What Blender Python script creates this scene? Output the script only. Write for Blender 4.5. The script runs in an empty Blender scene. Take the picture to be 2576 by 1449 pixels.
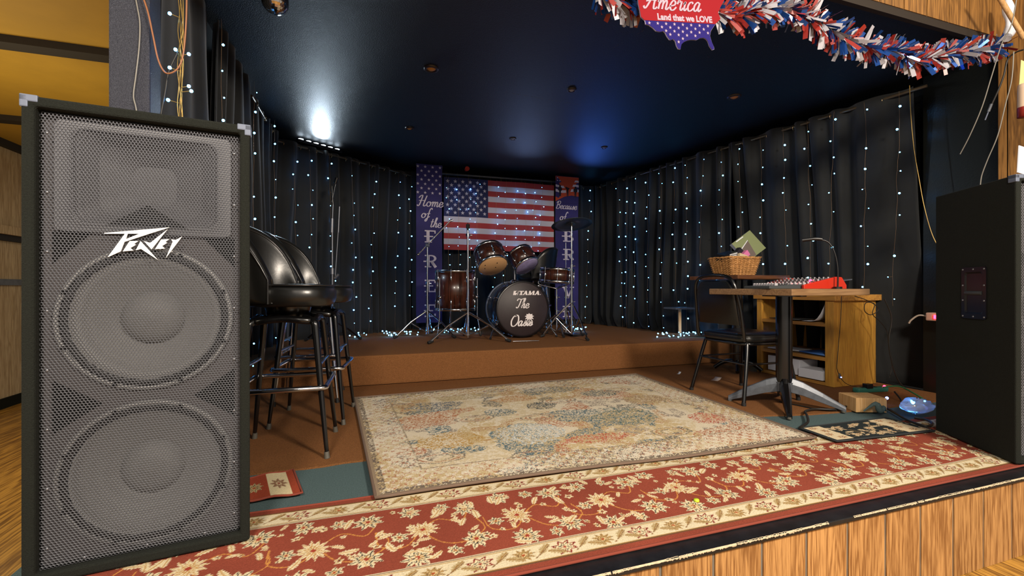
import bpy, bmesh, math, random
import numpy as np
from mathutils import Vector, Matrix, Euler
random.seed(7); rng = np.random.default_rng(11)
S = bpy.context.scene
COL = S.collection
PI = math.pi
# ------------------------------------------------------------------ camera
YAW = math.radians(18.5); F = 1125.0; W0, H0 = 2576, 1449; CZ = 0.75
cd = bpy.data.cameras.new('camera'); cam = bpy.data.objects.new('camera', cd); COL.objects.link(cam)
cd.sensor_width = 36.0; cd.lens = 36.0 * F / W0; cd.clip_start = 0.02; cd.clip_end = 100
cam.location = (0, 0, CZ); cam.rotation_euler = (PI / 2, 0, -YAW)
S.camera = cam
# ------------------------------------------------------------------ colour management, world, room lamps
S.view_settings.view_transform = 'Standard'; S.view_settings.look = 'None'
S.view_settings.gamma = 1.0; S.view_settings.use_curve_mapping = False
S.view_settings.exposure = 0.5
wd = bpy.data.worlds.new('world'); S.world = wd; wd.use_nodes = True
wd.node_tree.nodes['Background'].inputs[0].default_value = (1.0, 0.93, 0.84, 1)
wd.node_tree.nodes['Background'].inputs[1].default_value = 0.36
def lamp(kind, name, loc, power, color, size=0.3, target=None, **kw):
    l = bpy.data.lights.new(name, kind); l.energy = power; l.color = color
    if kind == 'AREA': l.size = size
    else: l.shadow_soft_size = size
    for k, v in kw.items(): setattr(l, k, v)
    o = bpy.data.objects.new(name, l); COL.objects.link(o); o.location = loc
    if target is not None:
        o.rotation_euler = (Vector(target) - Vector(loc)).to_track_quat('-Z', 'Y').to_euler()
    return o
lamp('AREA', 'room_lamp', (1.9, -1.5, 2.6), 150, (1.0, 0.87, 0.72), 0.5, (1.3, 2.2, 0))
lamp('AREA', 'room_lamp', (-0.7, -1.3, 2.5), 74, (1.0, 0.88, 0.74), 0.5, (0.2, 2.2, 0.2))
lamp('POINT', 'side_room_lamp', (-2.0, 3.2, 1.1), 20, (1.0, 0.84, 0.55), 0.3)
lamp('POINT', 'side_room_lamp', (-2.2, 1.0, 1.5), 26, (1.0, 0.86, 0.6), 0.3)
lamp('SPOT', 'light_bar_lamp', (-0.40, 4.95, 2.20), 15, (0.70, 0.86, 1.0), 0.03, (0.1, 4.3, 2.27), spot_size=2.9, spot_blend=0.8, specular_factor=0.12)
lamp('SPOT', 'blue_stage_lamp', (2.75, 5.2, 1.75), 16, (0.08, 0.22, 1.0), 0.05, (2.75, 4.4, 2.27), spot_size=1.5, spot_blend=1.0)
lamp('SPOT', 'blue_stage_lamp', (1.9, 5.1, 1.8), 5, (0.35, 0.5, 1.0), 0.05, (1.7, 4.3, 2.27), spot_size=1.6, spot_blend=1.0)
# ------------------------------------------------------------------ photo-ray helpers (only used to measure where things stand)
SN, CS = math.sin(YAW), math.cos(YAW)
def cw(xc, d): return (d * SN + xc * CS, d * CS - xc * SN)
def Pd(px, py, d):
    x, y = cw((px - 1288) / F * d, d); return Vector((x, y, CZ + d * (724.5 - py) / F))
def Pz(px, py, z):
    return Pd(px, py, (z - CZ) * F / (724.5 - py))
def Py(px, py, y):
    u = (px - 1288) / F; return Pd(px, py, y / (CS - u * SN))
def Px(px, py, x):
    u = (px - 1288) / F; return Pd(px, py, x / (SN + u * CS))
def Pl(px, py, a, b):          # hit a vertical plane through plan points a-b
    u = (px - 1288) / F; r = Vector((SN + u * CS, CS - u * SN)); e = Vector((b[0]-a[0], b[1]-a[1]))
    d = (a[0]*e.y - a[1]*e.x) / (r.x*e.y - r.y*e.x); return Pd(px, py, d)
# ------------------------------------------------------------------ materials
def lin(c):
    if isinstance(c, str): c = tuple(int(c[i:i+2], 16) for i in (0, 2, 4))
    return tuple((v/255/12.92 if v/255 <= .04045 else ((v/255+.055)/1.055)**2.4) for v in c)
def mat(name, col, rough=0.5, metal=0.0, noise=0.0, nscale=8.0, bump=0.0, bscale=60.0, emit=None, estr=0.0,
        sheen=0.0, alpha=None, trans=0.0, stretch=(1, 1, 1), col2=None, spec=0.5, coat=0.0, attr=None, island=0.0):
    m = bpy.data.materials.new(name); m.use_nodes = True
    nt = m.node_tree; b = nt.nodes['Principled BSDF']
    c = lin(col); b.inputs['Base Color'].default_value = (*c, 1)
    b.inputs['Roughness'].default_value = rough; b.inputs['Metallic'].default_value = metal
    b.inputs['Specular IOR Level'].default_value = spec
    if coat: b.inputs['Coat Weight'].default_value = coat; b.inputs['Coat Roughness'].default_value = 0.12
    if sheen: b.inputs['Sheen Weight'].default_value = sheen
    if trans: b.inputs['Transmission Weight'].default_value = trans
    if alpha is not None: b.inputs['Alpha'].default_value = alpha
    if emit is not None:
        b.inputs['Emission Color'].default_value = (*lin(emit), 1); b.inputs['Emission Strength'].default_value = estr
    tc = nt.nodes.new('ShaderNodeTexCoord'); mp = nt.nodes.new('ShaderNodeMapping')
    mp.inputs['Scale'].default_value = stretch; nt.links.new(tc.outputs['Object'], mp.inputs['Vector'])
    src = None
    if attr:
        a = nt.nodes.new('ShaderNodeAttribute'); a.attribute_name = attr; src = a.outputs['Color']
    if noise:
        n = nt.nodes.new('ShaderNodeTexNoise'); n.inputs['Scale'].default_value = nscale; n.inputs['Detail'].default_value = 5
        n.inputs['Roughness'].default_value = 0.65
        nt.links.new(mp.outputs[0], n.inputs['Vector'])
        if src is None:
            c2 = lin(col2) if col2 else tuple(v*(1-noise) for v in c)
            r = nt.nodes.new('ShaderNodeValToRGB'); r.color_ramp.elements[0].position = .36; r.color_ramp.elements[1].position = .64
            r.color_ramp.elements[0].color = (*c2, 1); r.color_ramp.elements[1].color = (*c, 1)
            nt.links.new(n.outputs['Fac'], r.inputs['Fac']); src = r.outputs['Color']
        else:
            mr = nt.nodes.new('ShaderNodeMapRange'); mr.inputs['From Min'].default_value = .3; mr.inputs['From Max'].default_value = .7
            mr.inputs['To Min'].default_value = 1-noise; mr.inputs['To Max'].default_value = 1+noise*.4
            nt.links.new(n.outputs['Fac'], mr.inputs['Value'])
            mx = nt.nodes.new('ShaderNodeVectorMath'); mx.operation = 'SCALE'
            nt.links.new(src, mx.inputs[0]); nt.links.new(mr.outputs[0], mx.inputs['Scale']); src = mx.outputs[0]
    if island:
        if src is None:
            rg = nt.nodes.new('ShaderNodeRGB'); rg.outputs[0].default_value = (*c, 1); src = rg.outputs[0]
        g = nt.nodes.new('ShaderNodeNewGeometry'); mr = nt.nodes.new('ShaderNodeMapRange')
        mr.inputs['To Min'].default_value = 1-island; mr.inputs['To Max'].default_value = 1+island*.5
        nt.links.new(g.outputs['Random Per Island'], mr.inputs['Value'])
        mx = nt.nodes.new('ShaderNodeVectorMath'); mx.operation = 'SCALE'
        nt.links.new(src, mx.inputs[0]); nt.links.new(mr.outputs[0], mx.inputs['Scale']); src = mx.outputs[0]
    if src is not None: nt.links.new(src, b.inputs['Base Color'])
    if bump:
        n = nt.nodes.new('ShaderNodeTexNoise'); n.inputs['Scale'].default_value = bscale; n.inputs['Detail'].default_value = 3
        nt.links.new(mp.outputs[0], n.inputs['Vector'])
        bp = nt.nodes.new('ShaderNodeBump'); bp.inputs['Strength'].default_value = min(bump, 1); bp.inputs['Distance'].default_value = 0.004 if bump <= 1 else 0.004*bump
        nt.links.new(n.outputs['Fac'], bp.inputs['Height']); nt.links.new(bp.outputs[0], b.inputs['Normal'])
    return m
def wood(name, c1, c2, rough=0.45, axis=2, scale=5.0, island=0.15, knots=False, coat=0.0):
    """plank wood: grain running along an axis"""
    m = bpy.data.materials.new(name); m.use_nodes = True; nt = m.node_tree; b = nt.nodes['Principled BSDF']
    b.inputs['Roughness'].default_value = rough
    if coat: b.inputs['Coat Weight'].default_value = coat
    N = nt.nodes.new; L = nt.links.new
    tc = N('ShaderNodeTexCoord'); mp = N('ShaderNodeMapping'); sc = [9, 9, 9]; sc[axis] = 0.55
    mp.inputs['Scale'].default_value = [s*scale/5 for s in sc]; L(tc.outputs['Object'], mp.inputs['Vector'])
    g = N('ShaderNodeNewGeometry'); ad = N('ShaderNodeVectorMath'); ad.operation = 'ADD'
    ms = N('ShaderNodeMath'); ms.operation = 'MULTIPLY'; ms.inputs[1].default_value = 37.0
    L(g.outputs['Random Per Island'], ms.inputs[0]); L(mp.outputs[0], ad.inputs[0]); L(ms.outputs[0], ad.inputs[1])
    n1 = N('ShaderNodeTexNoise'); n1.inputs['Scale'].default_value = 1.6; n1.inputs['Detail'].default_value = 3; n1.inputs['Distortion'].default_value = 1.2
    L(ad.outputs[0], n1.inputs['Vector'])
    w = N('ShaderNodeMath'); w.operation = 'MULTIPLY'; w.inputs[1].default_value = 34.0; L(n1.outputs['Fac'], w.inputs[0])
    sn = N('ShaderNodeMath'); sn.operation = 'SINE'; L(w.outputs[0], sn.inputs[0])
    n2 = N('ShaderNodeTexNoise'); n2.inputs['Scale'].default_value = 14; n2.inputs['Detail'].default_value = 4; L(ad.outputs[0], n2.inputs['Vector'])
    m1 = N('ShaderNodeMath'); m1.operation = 'MULTIPLY_ADD'; m1.inputs[1].default_value = .15; m1.inputs[2].default_value = 0.0; L(sn.outputs[0], m1.inputs[0])
    m2 = N('ShaderNodeMath'); m2.operation = 'ADD'; L(m1.outputs[0], m2.inputs[0]); L(n2.outputs['Fac'], m2.inputs[1])
    r = N('ShaderNodeValToRGB'); r.color_ramp.elements[0].position = .28; r.color_ramp.elements[1].position = .7
    r.color_ramp.elements[0].color = (*lin(c2), 1); r.color_ramp.elements[1].color = (*lin(c1), 1); L(m2.outputs[0], r.inputs['Fac'])
    mr = N('ShaderNodeMapRange'); mr.inputs['To Min'].default_value = 1-island; mr.inputs['To Max'].default_value = 1+island*.4; L(g.outputs['Random Per Island'], mr.inputs['Value'])
    mx = N('ShaderNodeVectorMath'); mx.operation = 'SCALE'; L(r.outputs[0], mx.inputs[0]); L(mr.outputs[0], mx.inputs['Scale'])
    L(mx.outputs[0], b.inputs['Base Color'])
    bp = N('ShaderNodeBump'); bp.inputs['Strength'].default_value = .15; bp.inputs['Distance'].default_value = .002
    L(m2.outputs[0], bp.inputs['Height']); L(bp.outputs[0], b.inputs['Normal'])
    return m
M = dict(
 ceil=mat('black_ceiling_paint', '090a0c', .46, bump=.9, bscale=220, spec=.5),
 blackwall=mat('black_wall_paint', '0e100e', .32, bump=.3, bscale=90),
 curtain=mat('black_curtain_cloth', '202223', .82, noise=.25, nscale=3, bump=.15, bscale=500, sheen=.12, spec=.2),
 carpet=mat('rust_carpet', '90623c', .95, noise=.3, nscale=300, bump=1.0, bscale=420, col2='6c4628', spec=.1),
 teal=mat('teal_carpet', '55686a', .95, noise=.3, nscale=200, bump=.6, bscale=400, col2='465658', spec=.1),
 nosing=mat('black_edge_paint', '1b1c1f', .38, noise=.5, nscale=14, bump=.3, bscale=40),
 chip=mat('bare_chipped_paint', 'c0b090', .7, noise=.3, nscale=30),
 pine=wood('pine_boards', 'c4935a', '875a2e', .5, scale=8, island=.22),
 pinedark=wood('aged_pine_boards', '9a6e38', '644420', .45),
 gapw=mat('grey_board_gap', '6d665c', .8), gapd=mat('dark_board_gap', '231a10', .8),
 wallwood=wood('side_room_boards', 'cbb48c', 'a48a62', .6, scale=7),
 floorw=wood('side_room_floor', 'b98a3c', '6e4a1c', .35, axis=1),
 mustard=mat('mustard_ceiling', 'b8922e', .7, noise=.12, nscale=3),
 beam_and_shadow=mat('dark_beam_and_shadow', '1d1712', .7),
 glitter=mat('textured_pillar_paint', '3c3e4a', .35, bump=1.0, bscale=330, metal=.35, noise=.4, nscale=200),
 spkcarpet=mat('speaker_carpet', '1e211c', .93, noise=.35, nscale=240, bump=.8, bscale=500, spec=.25),
 spkcarpetg=mat('speaker_carpet_green', '16190f', .93, noise=.4, nscale=240, bump=.8, bscale=500, spec=.2),
 grille=mat('perforated_steel', '8a8c92', .38, metal=.75),
 baffle=mat('speaker_baffle', '5e5a5c', .6), cone=mat('speaker_cone', '8a8a8a', .55, bump=.2, bscale=160),
 hornm=mat('horn_plastic', '66666a', .5, bump=.1, bscale=160), screwm=mat('screw_steel', '7a7c82', .4, metal=.7),
 surround=mat('rubber_surround', '1c1c1e', .5), port=mat('dark_port', '030303', .9),
 silver=mat('silver_corner', '626a7c', .55, metal=.2), white=mat('logo_white', 'efefef', .4),
 logoback=mat('logo_backing', '5c6470', .5),
 chrome=mat('chrome', 'd8d8dc', .14, metal=1.0), vinyl=mat('black_vinyl', '131312', .30, bump=.06, bscale=60, spec=.6),
 piping=mat('vinyl_piping', '1b1a19', .28, spec=.7), bmetal=mat('black_enamel', '0b0b0c', .22, spec=.7),
 rubber=mat('rubber', '151515', .7), tip=mat('grey_foot_cap', '55524a', .5),
 shell=wood('walnut_drum_shell', '46241a', '25120c', .28, axis=2, scale=6, island=.05, coat=.3),
 bassshell=mat('dark_bass_shell', '1a1a20', .25), hoop=mat('chrome_hoop', 'c9ccd2', .18, metal=1.0),
 bhoop=mat('black_hoop', '141214', .25), headb=mat('dark_drum_head', '2f2528', .5, noise=.2, nscale=10),
 beige=mat('beige_drum_head', 'bd9468', .5), clear=mat('violet_drum_head', '8e86b0', .3, noise=.4, nscale=14),
 lettering=mat('white_print', 'e6dede', .6), cymbal=mat('cymbal_bronze', '59666a', .3, metal=.8),
 bulb=mat('led_bulb', 'bfe4ff', .3, emit='4aa8ff', estr=22), wire=mat('clear_copper_wire', '6b5236', .4, metal=.3),
 wireblue=mat('thin_clear_wire', '3a4250', .4),
 redled=mat('red_led', 'ff4060', .3, emit='ff2038', estr=14), blueled=mat('blue_led', '80a0ff', .3, emit='5a78ff', estr=10),
 flagcloth=None,
 banner=mat('navy_banner_cloth', '2a2468', .75, noise=.2, nscale=6), starc=mat('white_star_print', 'cfc6d4', .7),
 flagred=mat('flag_red', '982a2c', .75), flagwhite=mat('flag_white', 'b8b4c0', .75), flagblue=mat('flag_blue', '161d4c', .75),
 orange=mat('banner_orange', 'b8431f', .7), silh=mat('print_black', '14101c', .7),
 oak=wood('oak_veneer', 'c8963f', 'ae7c34', .40, scale=9, island=.05), oakh=wood('oak_veneer_horizontal', 'c08c42', 'a07036', .42, axis=1, island=.08),
 laminate=wood('table_laminate', '90714f', '775a3e', .4, axis=0, island=.02), laminate2=wood('dark_table_laminate', '6c4426', '4a2d1a', .35, axis=0, island=.02),
 wicker=mat('wicker', 'd9a263', .55, noise=.35, nscale=60, col2='9c6a36', island=.25),
 steel=mat('grey_steel_leg', '636870', .4, metal=.3, noise=.3, nscale=20),
 blackplastic=mat('black_plastic', '101012', .35), red=mat('red_plastic', 'b42a18', .35), knob=mat('knob_grey', '4a4648', .4),
 knobw=mat('knob_white', 'a8a4a8', .4), greybox=mat('grey_plastic', '3a3e40', .5),
 paper=mat('white_paper', 'd8dce6', .6), box=mat('white_cardboard', 'dfe2ea', .55), bluepaper=mat('blue_folder', '4a78c0', .5),
 greenp=mat('olive_print', '6f7a48', .5), brownp=mat('brown_print', '55453c', .5), pink=mat('pink_print', 'd878a8', .5),
 tan=mat('cream_print', 'cdb894', .6),
 greenstrip=mat('green_power_strip', '2c6a5c', .4), whitestrip=mat('white_power_strip', 'c9a08a', .45),
 cord=mat('black_cord', '1a1815', .5), greycord=mat('grey_cord', '77736a', .4), orangecord=mat('orange_cord', '8a5630', .4),
 greencord=mat('green_cord', '2c6a40', .45), whitecord=mat('white_cord', 'b8a898', .45), goldcord=mat('gold_twisted_wire', '9a7c3c', .3, metal=.4),
 plastic=mat('clear_plastic_bag', 'c8d0e0', .15, trans=.55, bump=1.0, bscale=30),
 ply=wood('pale_plywood', 'd6ae7a', 'bf945e', .6, island=.05),
 gred=mat('foil_red', '86221a', .32, spec=.8), gwhite=mat('foil_white', '98969e', .4), gblue=mat('foil_blue', '1c468e', .2, metal=.5),
 signred=mat('sign_red', '7e121a', .8, spec=.15), signblue=mat('sign_blue', '1e165e', .8, spec=.15), signedge=mat('sign_edge', '8c86a4', .5),
 signtext=mat('sign_white', '9c8c9a', .8, spec=.15), note=mat('yellow_green_note', 'c4cc90', .6), bottle=mat('bottle_label', 'd0b8a0', .4),
 mirror=mat('mirror_tiles', 'c8c0b8', .12, metal=1.0), canlight=mat('can_trim', '2a1c10', .4), bulbw=mat('amber_lens', 'b8803a', .3),
 bulbw2=mat('frosted_lens', '8f8a86', .3), rod=mat('curtain_rod_metal', '6a5c48', .3, metal=.7), brass=mat('ring_metal', 'a8916e', .2, metal=.9),
 rugattr=mat('woven_rug', 'ffffff', .95, attr='Col', noise=.22, nscale=260, bump=.6, bscale=500, spec=.1),
 rugedge=mat('rug_binding', '6a5648', .9), rededge=mat('red_rug_edge', '7c3626', .95), darkedge=mat('dark_mat_edge', '24282a', .9),
 limecap=mat('lime_cap', 'b8cc30', .4), tape=mat('tape_scrap', 'b8a8a0', .3),
)
# ------------------------------------------------------------------ object helpers
MX = {}
def tag(o, label=None, cat=None, group=None, kind=None):
    if label: o['label'] = label
    if cat: o['category'] = cat
    if group: o['group'] = group
    if kind: o['kind'] = kind
    return o
def thing(name, label, cat, loc=(0, 0, 0), rz=0.0, group=None):
    o = bpy.data.objects.new(name, None); COL.objects.link(o); o.empty_display_size = .05
    o.location = loc; o.rotation_euler = (0, 0, rz)
    MX[o.name] = Matrix.Translation(Vector(loc)) @ Matrix.Rotation(rz, 4, 'Z')
    return tag(o, label, cat, group)
def copy_tree(o, parent=None):
    c = o.copy(); COL.objects.link(c)
    if parent is not None: c.parent = parent
    for ch in list(o.children): copy_tree(ch, c)
    return c
def smooth_pts(pts, n=8, closed=False):
    P = [Vector(p) for p in pts]; out = []
    if len(P) < 3: 
        return [P[0].lerp(P[-1], i/n) for i in range(n+1)]
    N = len(P); rngs = range(N if closed else N-1)
    for i in rngs:
        if closed: a, b, c, d = P[i-1], P[i], P[(i+1) % N], P[(i+2) % N]
        else: a, b, c, d = P[max(i-1, 0)], P[i], P[i+1], P[min(i+2, N-1)]
        for k in range(n):
            t = k/n; out.append(.5*((2*b)+(c-a)*t+(2*a-5*b+4*c-d)*t*t+(3*b-a-3*c+d)*t**3))
    if not closed: out.append(P[-1])
    return out
class MB:
    def __init__(s): s.v = []; s.f = []; s.m = []; s.sm = []
    def add(s, vs, fs, mi=0, smooth=False):
        o = len(s.v); s.v += [tuple(v) for v in vs]
        for f in fs: s.f.append(tuple(i+o for i in f)); s.m.append(mi); s.sm.append(smooth)
        return s
    def box(s, a, b, mi=0, bev=0.0, M4=None):
        x0, y0, z0 = [min(a[i], b[i]) for i in range(3)]; x1, y1, z1 = [max(a[i], b[i]) for i in range(3)]
        if bev <= 0:
            vs = [(x, y, z) for z in (z0, z1) for y in (y0, y1) for x in (x0, x1)]
            fs = [(0, 2, 3, 1), (4, 5, 7, 6), (0, 1, 5, 4), (2, 6, 7, 3), (0, 4, 6, 2), (1, 3, 7, 5)]
        else:
            bm = bmesh.new(); bmesh.ops.create_cube(bm, size=1)
            for v in bm.verts: v.co = Vector(((x0+x1)/2+v.co.x*(x1-x0), (y0+y1)/2+v.co.y*(y1-y0), (z0+z1)/2+v.co.z*(z1-z0)))
            bmesh.ops.bevel(bm, geom=list(bm.edges), offset=bev, segments=2, affect='EDGES', profile=.6)
            bm.verts.index_update(); vs = [v.co.copy() for v in bm.verts]; fs = [[v.index for v in f.verts] for f in bm.faces]; bm.free()
        if M4 is not None: vs = [M4 @ Vector(v) for v in vs]
        return s.add(vs, fs, mi)
    def cyl(s, a, b, r, r2=None, n=14, mi=0, caps=True, smooth=True):
        a = Vector(a); b = Vector(b); r2 = r if r2 is None else r2
        d = (b-a).normalized(); u = d.orthogonal().normalized(); w = d.cross(u)
        vs = []
        for c, rr in ((a, r), (b, r2)):
            for i in range(n):
                t = 2*PI*i/n; vs.append(c+(u*math.cos(t)+w*math.sin(t))*rr)
        s.add(vs, [(i, (i+1) % n, n+(i+1) % n, n+i) for i in range(n)], mi, smooth)
        if caps:
            s.add(vs[:n], [tuple(range(n))[::-1]], mi); s.add(vs[n:], [tuple(range(n))], mi)
        return s
    def tube(s, pts, r, n=8, mi=0, closed=False, sm=0, flat=None):
        P = smooth_pts(pts, sm, closed) if sm else [Vector(p) for p in pts]
        N = len(P); vs = []; prev = None
        rad = r if callable(r) else (lambda t: r)
        for i, p in enumerate(P):
            if closed: t = (P[(i+1) % N]-P[i-1])
            else: t = P[min(i+1, N-1)]-P[max(i-1, 0)]
            if t.length < 1e-9: t = Vector((0, 0, 1))
            t.normalize()
            u = t.orthogonal().normalized() if prev is None else (prev-t*prev.dot(t))
            if u.length < 1e-6: u = t.orthogonal()
            u.normalize(); prev = u; w = t.cross(u); rr = rad(i/max(N-1, 1))
            for k in range(n):
                a = 2*PI*k/n; vs.append(p+(u*math.cos(a)+w*math.sin(a))*rr)
        fs = []
        for i in range(N if closed else N-1):
            j = (i+1) % N
            for k in range(n): fs.append((i*n+k, i*n+(k+1) % n, j*n+(k+1) % n, j*n+k))
        s.add(vs, fs, mi, True)
        if not closed: s.add(vs[:n], [tuple(range(n))[::-1]], mi); s.add(vs[-n:], [tuple(range(n))], mi)
        return s
    def lathe(s, prof, c=(0, 0, 0), axis=(0, 0, 1), n=32, mi=0, smooth=True, cap=False):
        ax = Vector(axis).normalized(); u = ax.orthogonal().normalized(); w = ax.cross(u); c = Vector(c); vs = []
        for r, h in prof:
            for i in range(n):
                t = 2*PI*i/n; vs.append(c+ax*h+(u*math.cos(t)+w*math.sin(t))*max(r, 1e-5))
        k = len(prof); fs = [(j*n+i, j*n+(i+1) % n, (j+1)*n+(i+1) % n, (j+1)*n+i) for j in range(k-1) for i in range(n)]
        return s.add(vs, fs, mi, smooth)
    def prism(s, poly, fn, t0, t1, mi=0):
        """2D outline -> solid between offsets t0,t1; fn(x,y,t)->3D"""
        if abs(t1-t0) <= .0025: s.kk = getattr(s, 'kk', 0)+1; t0 += s.kk*1.2e-5; t1 += s.kk*1.2e-5
        n = len(poly); vs = [fn(x, y, t0) for x, y in poly]+[fn(x, y, t1) for x, y in poly]
        tri = bmesh.new(); bv = [tri.verts.new((x, y, 0)) for x, y in poly]; fc = tri.faces.new(bv)
        bmesh.ops.triangulate(tri, faces=[fc]); tri.verts.index_update()
        tf = [[v.index for v in f.verts] for f in tri.faces]; tri.free()
        fs = [tuple(i+n for i in f) for f in tf]+[tuple(f[::-1]) for f in tf]+[(i, (i+1) % n, n+(i+1) % n, n+i) for i in range(n)]
        return s.add(vs, fs, mi)
    def ball(s, c, r, n=8, mi=0, sc=(1, 1, 1)):
        c = Vector(c); vs = []; k = max(4, n//2+1)
        for j in range(1, k):
            p = PI*j/k
            for i in range(n):
                t = 2*PI*i/n; vs.append(c+Vector((math.sin(p)*math.cos(t)*sc[0], math.sin(p)*math.sin(t)*sc[1], math.cos(p)*sc[2]))*r)
        top = len(vs); vs += [c+Vector((0, 0, r*sc[2])), c-Vector((0, 0, r*sc[2]))]
        fs = [(j*n+i, (j+1)*n+i, (j+1)*n+(i+1) % n, j*n+(i+1) % n) for j in range(k-2) for i in range(n)]
        fs += [(top, i, (i+1) % n) for i in range(n)]+[(top+1, (k-2)*n+(i+1) % n, (k-2)*n+i) for i in range(n)]
        return s.add(vs, fs, mi, True)
    def build(s, name, mats, parent=None, world=False, fix=True, bevel=0):
        if not isinstance(mats, (list, tuple)): mats = [mats]
        me = bpy.data.meshes.new(name); vs = s.v
        if world and parent is not None:
            # walk up to the root for the world transform
            T = Matrix.Identity(4); q = parent
            while q is not None:
                T = Matrix.Translation(q.location) @ q.rotation_euler.to_matrix().to_4x4() @ T; q = q.parent
            Ti = T.inverted(); vs = [Ti @ Vector(v) for v in vs]
        me.from_pydata([tuple(v) for v in vs], [], s.f)
        for m in mats: me.materials.append(m)
        me.polygons.foreach_set('material_index', s.m); me.polygons.foreach_set('use_smooth', s.sm)
        if fix:
            bm = bmesh.new(); bm.from_mesh(me); bmesh.ops.recalc_face_normals(bm, faces=bm.faces); bm.to_mesh(me); bm.free()
        me.update()
        o = bpy.data.objects.new(name, me); COL.objects.link(o)
        if parent is not None: o.parent = parent
        if bevel:
            md = o.modifiers.new('bevel', 'BEVEL'); md.width = bevel; md.segments = 2; md.limit_method = 'ANGLE'
        return o
def base(o, loc):
    """move a world-built top-level mesh's origin to its base"""
    d = Vector(loc)
    for v in o.data.vertices: v.co -= d
    o.location = d; return o
def struct(name, mb, m, **k): 
    o = mb.build(name, m, **k); o['kind'] = 'structure'; return o
# ------------------------------------------------------------------ handwriting strokes
GL = {
 'o': (.50, [[(.35,.42),(.15,.42),(.03,.2),(.15,0),(.33,.05),(.4,.25),(.33,.42),(.32,.32),(.5,.36)]]),
 'm': (.70, [[(0,.35),(.08,.45),(.1,.3),(.08,0)],[(.1,.25),(.25,.45),(.32,.35),(.3,0)],[(.31,.25),(.46,.45),(.54,.35),(.52,.05),(.6,0),(.7,.12)]]),
 'e': (.42, [[(.03,.18),(.3,.26),(.3,.42),(.15,.45),(.03,.22),(.12,0),(.28,0),(.42,.15)]]),
 'H': (.76, [[(-.05,.75),(.08,.95),(.25,.98),(.2,.5),(.12,.1),(0,0),(-.08,.1)],[(.65,1),(.55,.5),(.5,.1),(.6,0),(.74,.12)],[(0,.5),(.3,.52),(.62,.5)]]),
 'f': (.38, [[(.45,.85),(.38,1),(.25,.85),(.18,.3),(.12,-.25),(0,-.35),(-.03,-.2),(.15,0),(.35,.15)],[(0,.42),(.35,.45)]]),
 't': (.33, [[(.18,.85),(.12,.3),(.1,.05),(.2,0),(.33,.15)],[(0,.55),(.32,.58)]]),
 'h': (.47, [[(0,.1),(.2,.6),(.27,.95),(.18,.98),(.12,.6),(.06,0)],[(.08,.2),(.22,.45),(.32,.38),(.28,.05),(.36,0),(.47,.12)]]),
 'B': (.60, [[(.15,.95),(.1,.5),(.02,0)],[(-.05,.75),(.1,.98),(.4,1),(.5,.8),(.35,.58),(.15,.52),(.4,.48),(.5,.25),(.35,.02),(.1,0),(-.02,.12)]]),
 'c': (.36, [[(.3,.36),(.24,.45),(.1,.4),(.02,.2),(.1,0),(.25,.02),(.38,.14)]]),
 'a': (.48, [[(.32,.4),(.2,.46),(.05,.3),(.04,.08),(.14,0),(.27,.15),(.35,.43)],[(.35,.43),(.3,.1),(.37,0),(.5,.13)]]),
 'u': (.50, [[(0,.3),(.07,.45),(.05,.15),(.12,0),(.24,.08),(.35,.43)],[(.35,.43),(.31,.1),(.38,0),(.5,.13)]]),
 's': (.36, [[(0,.05),(.12,.25),(.2,.46),(.28,.2),(.2,0),(.04,.04)],[(.2,0),(.38,.13)]]),
 'T': (.55, [[(-.05,.75),(.05,.95),(.35,.9),(.7,1)],[(.38,.92),(.32,.5),(.22,.1),(.08,0),(0,.12)]]),
 'O': (.74, [[(.4,.98),(.15,.85),(.02,.45),(.15,.03),(.45,.02),(.68,.4),(.6,.85),(.4,1),(.3,.85)]]),
 'i': (.22, [[(0,.3),(.08,.43),(.05,.1),(.12,0),(.22,.12)],[(.12,.62),(.135,.64)]]),
 'A': (.68, [[(-.1,.12),(0,0),(.15,.2),(.5,1)],[(.5,1),(.5,.5),(.5,.05),(.6,0),(.7,.1)],[(0,.35),(.3,.42),(.6,.4)]]),
 'r': (.38, [[(0,.3),(.08,.5),(.15,.42),(.25,.42),(.22,.1),(.3,0),(.4,.13)]]),
}
def script_text(mb, txt, x, y, h, fn, wid=.085, slant=.28, mi=0, gap=0.0):
    """cursive word; fn(x,y,t)->3D. h = cap height"""
    for ch in txt:
        adv, sts = GL[ch]
        for st in sts:
            P = smooth_pts([(p[0], p[1], 0) for p in st], 5)
            n = len(P); top = []; 
            for i, p in enumerate(P):
                t = P[min(i+1, n-1)]-P[max(i-1, 0)]; t.normalize()
                w = wid*(.55+.55*abs(t.y)) ; nx = Vector((-t.y, t.x, 0))*w/2
                top.append((p-nx, p+nx))
            f2 = lambda p, o: fn(x+(p.x+slant*p.y)*h, y+p.y*h, o)
            vs = []; mb.kk = getattr(mb, 'kk', 0)+1; k0 = mb.kk*2e-5
            for a, b in top: vs += [f2(a, .0004+k0), f2(b, .0004+k0), f2(a, .0018+k0), f2(b, .0018+k0)]
            fs = []
            for i in range(n-1):
                a = 4*i; b = a+4; fs += [(a+2, a+3, b+3, b+2), (a, b, b+1, a+1), (a, a+2, b+2, b), (a+1, b+1, b+3, a+3)]
            fs += [(0, 1, 3, 2), (4*n-4, 4*n-2, 4*n-1, 4*n-3)]
            mb.add(vs, fs, mi)
        x += (adv+gap)*h
    return x
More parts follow.
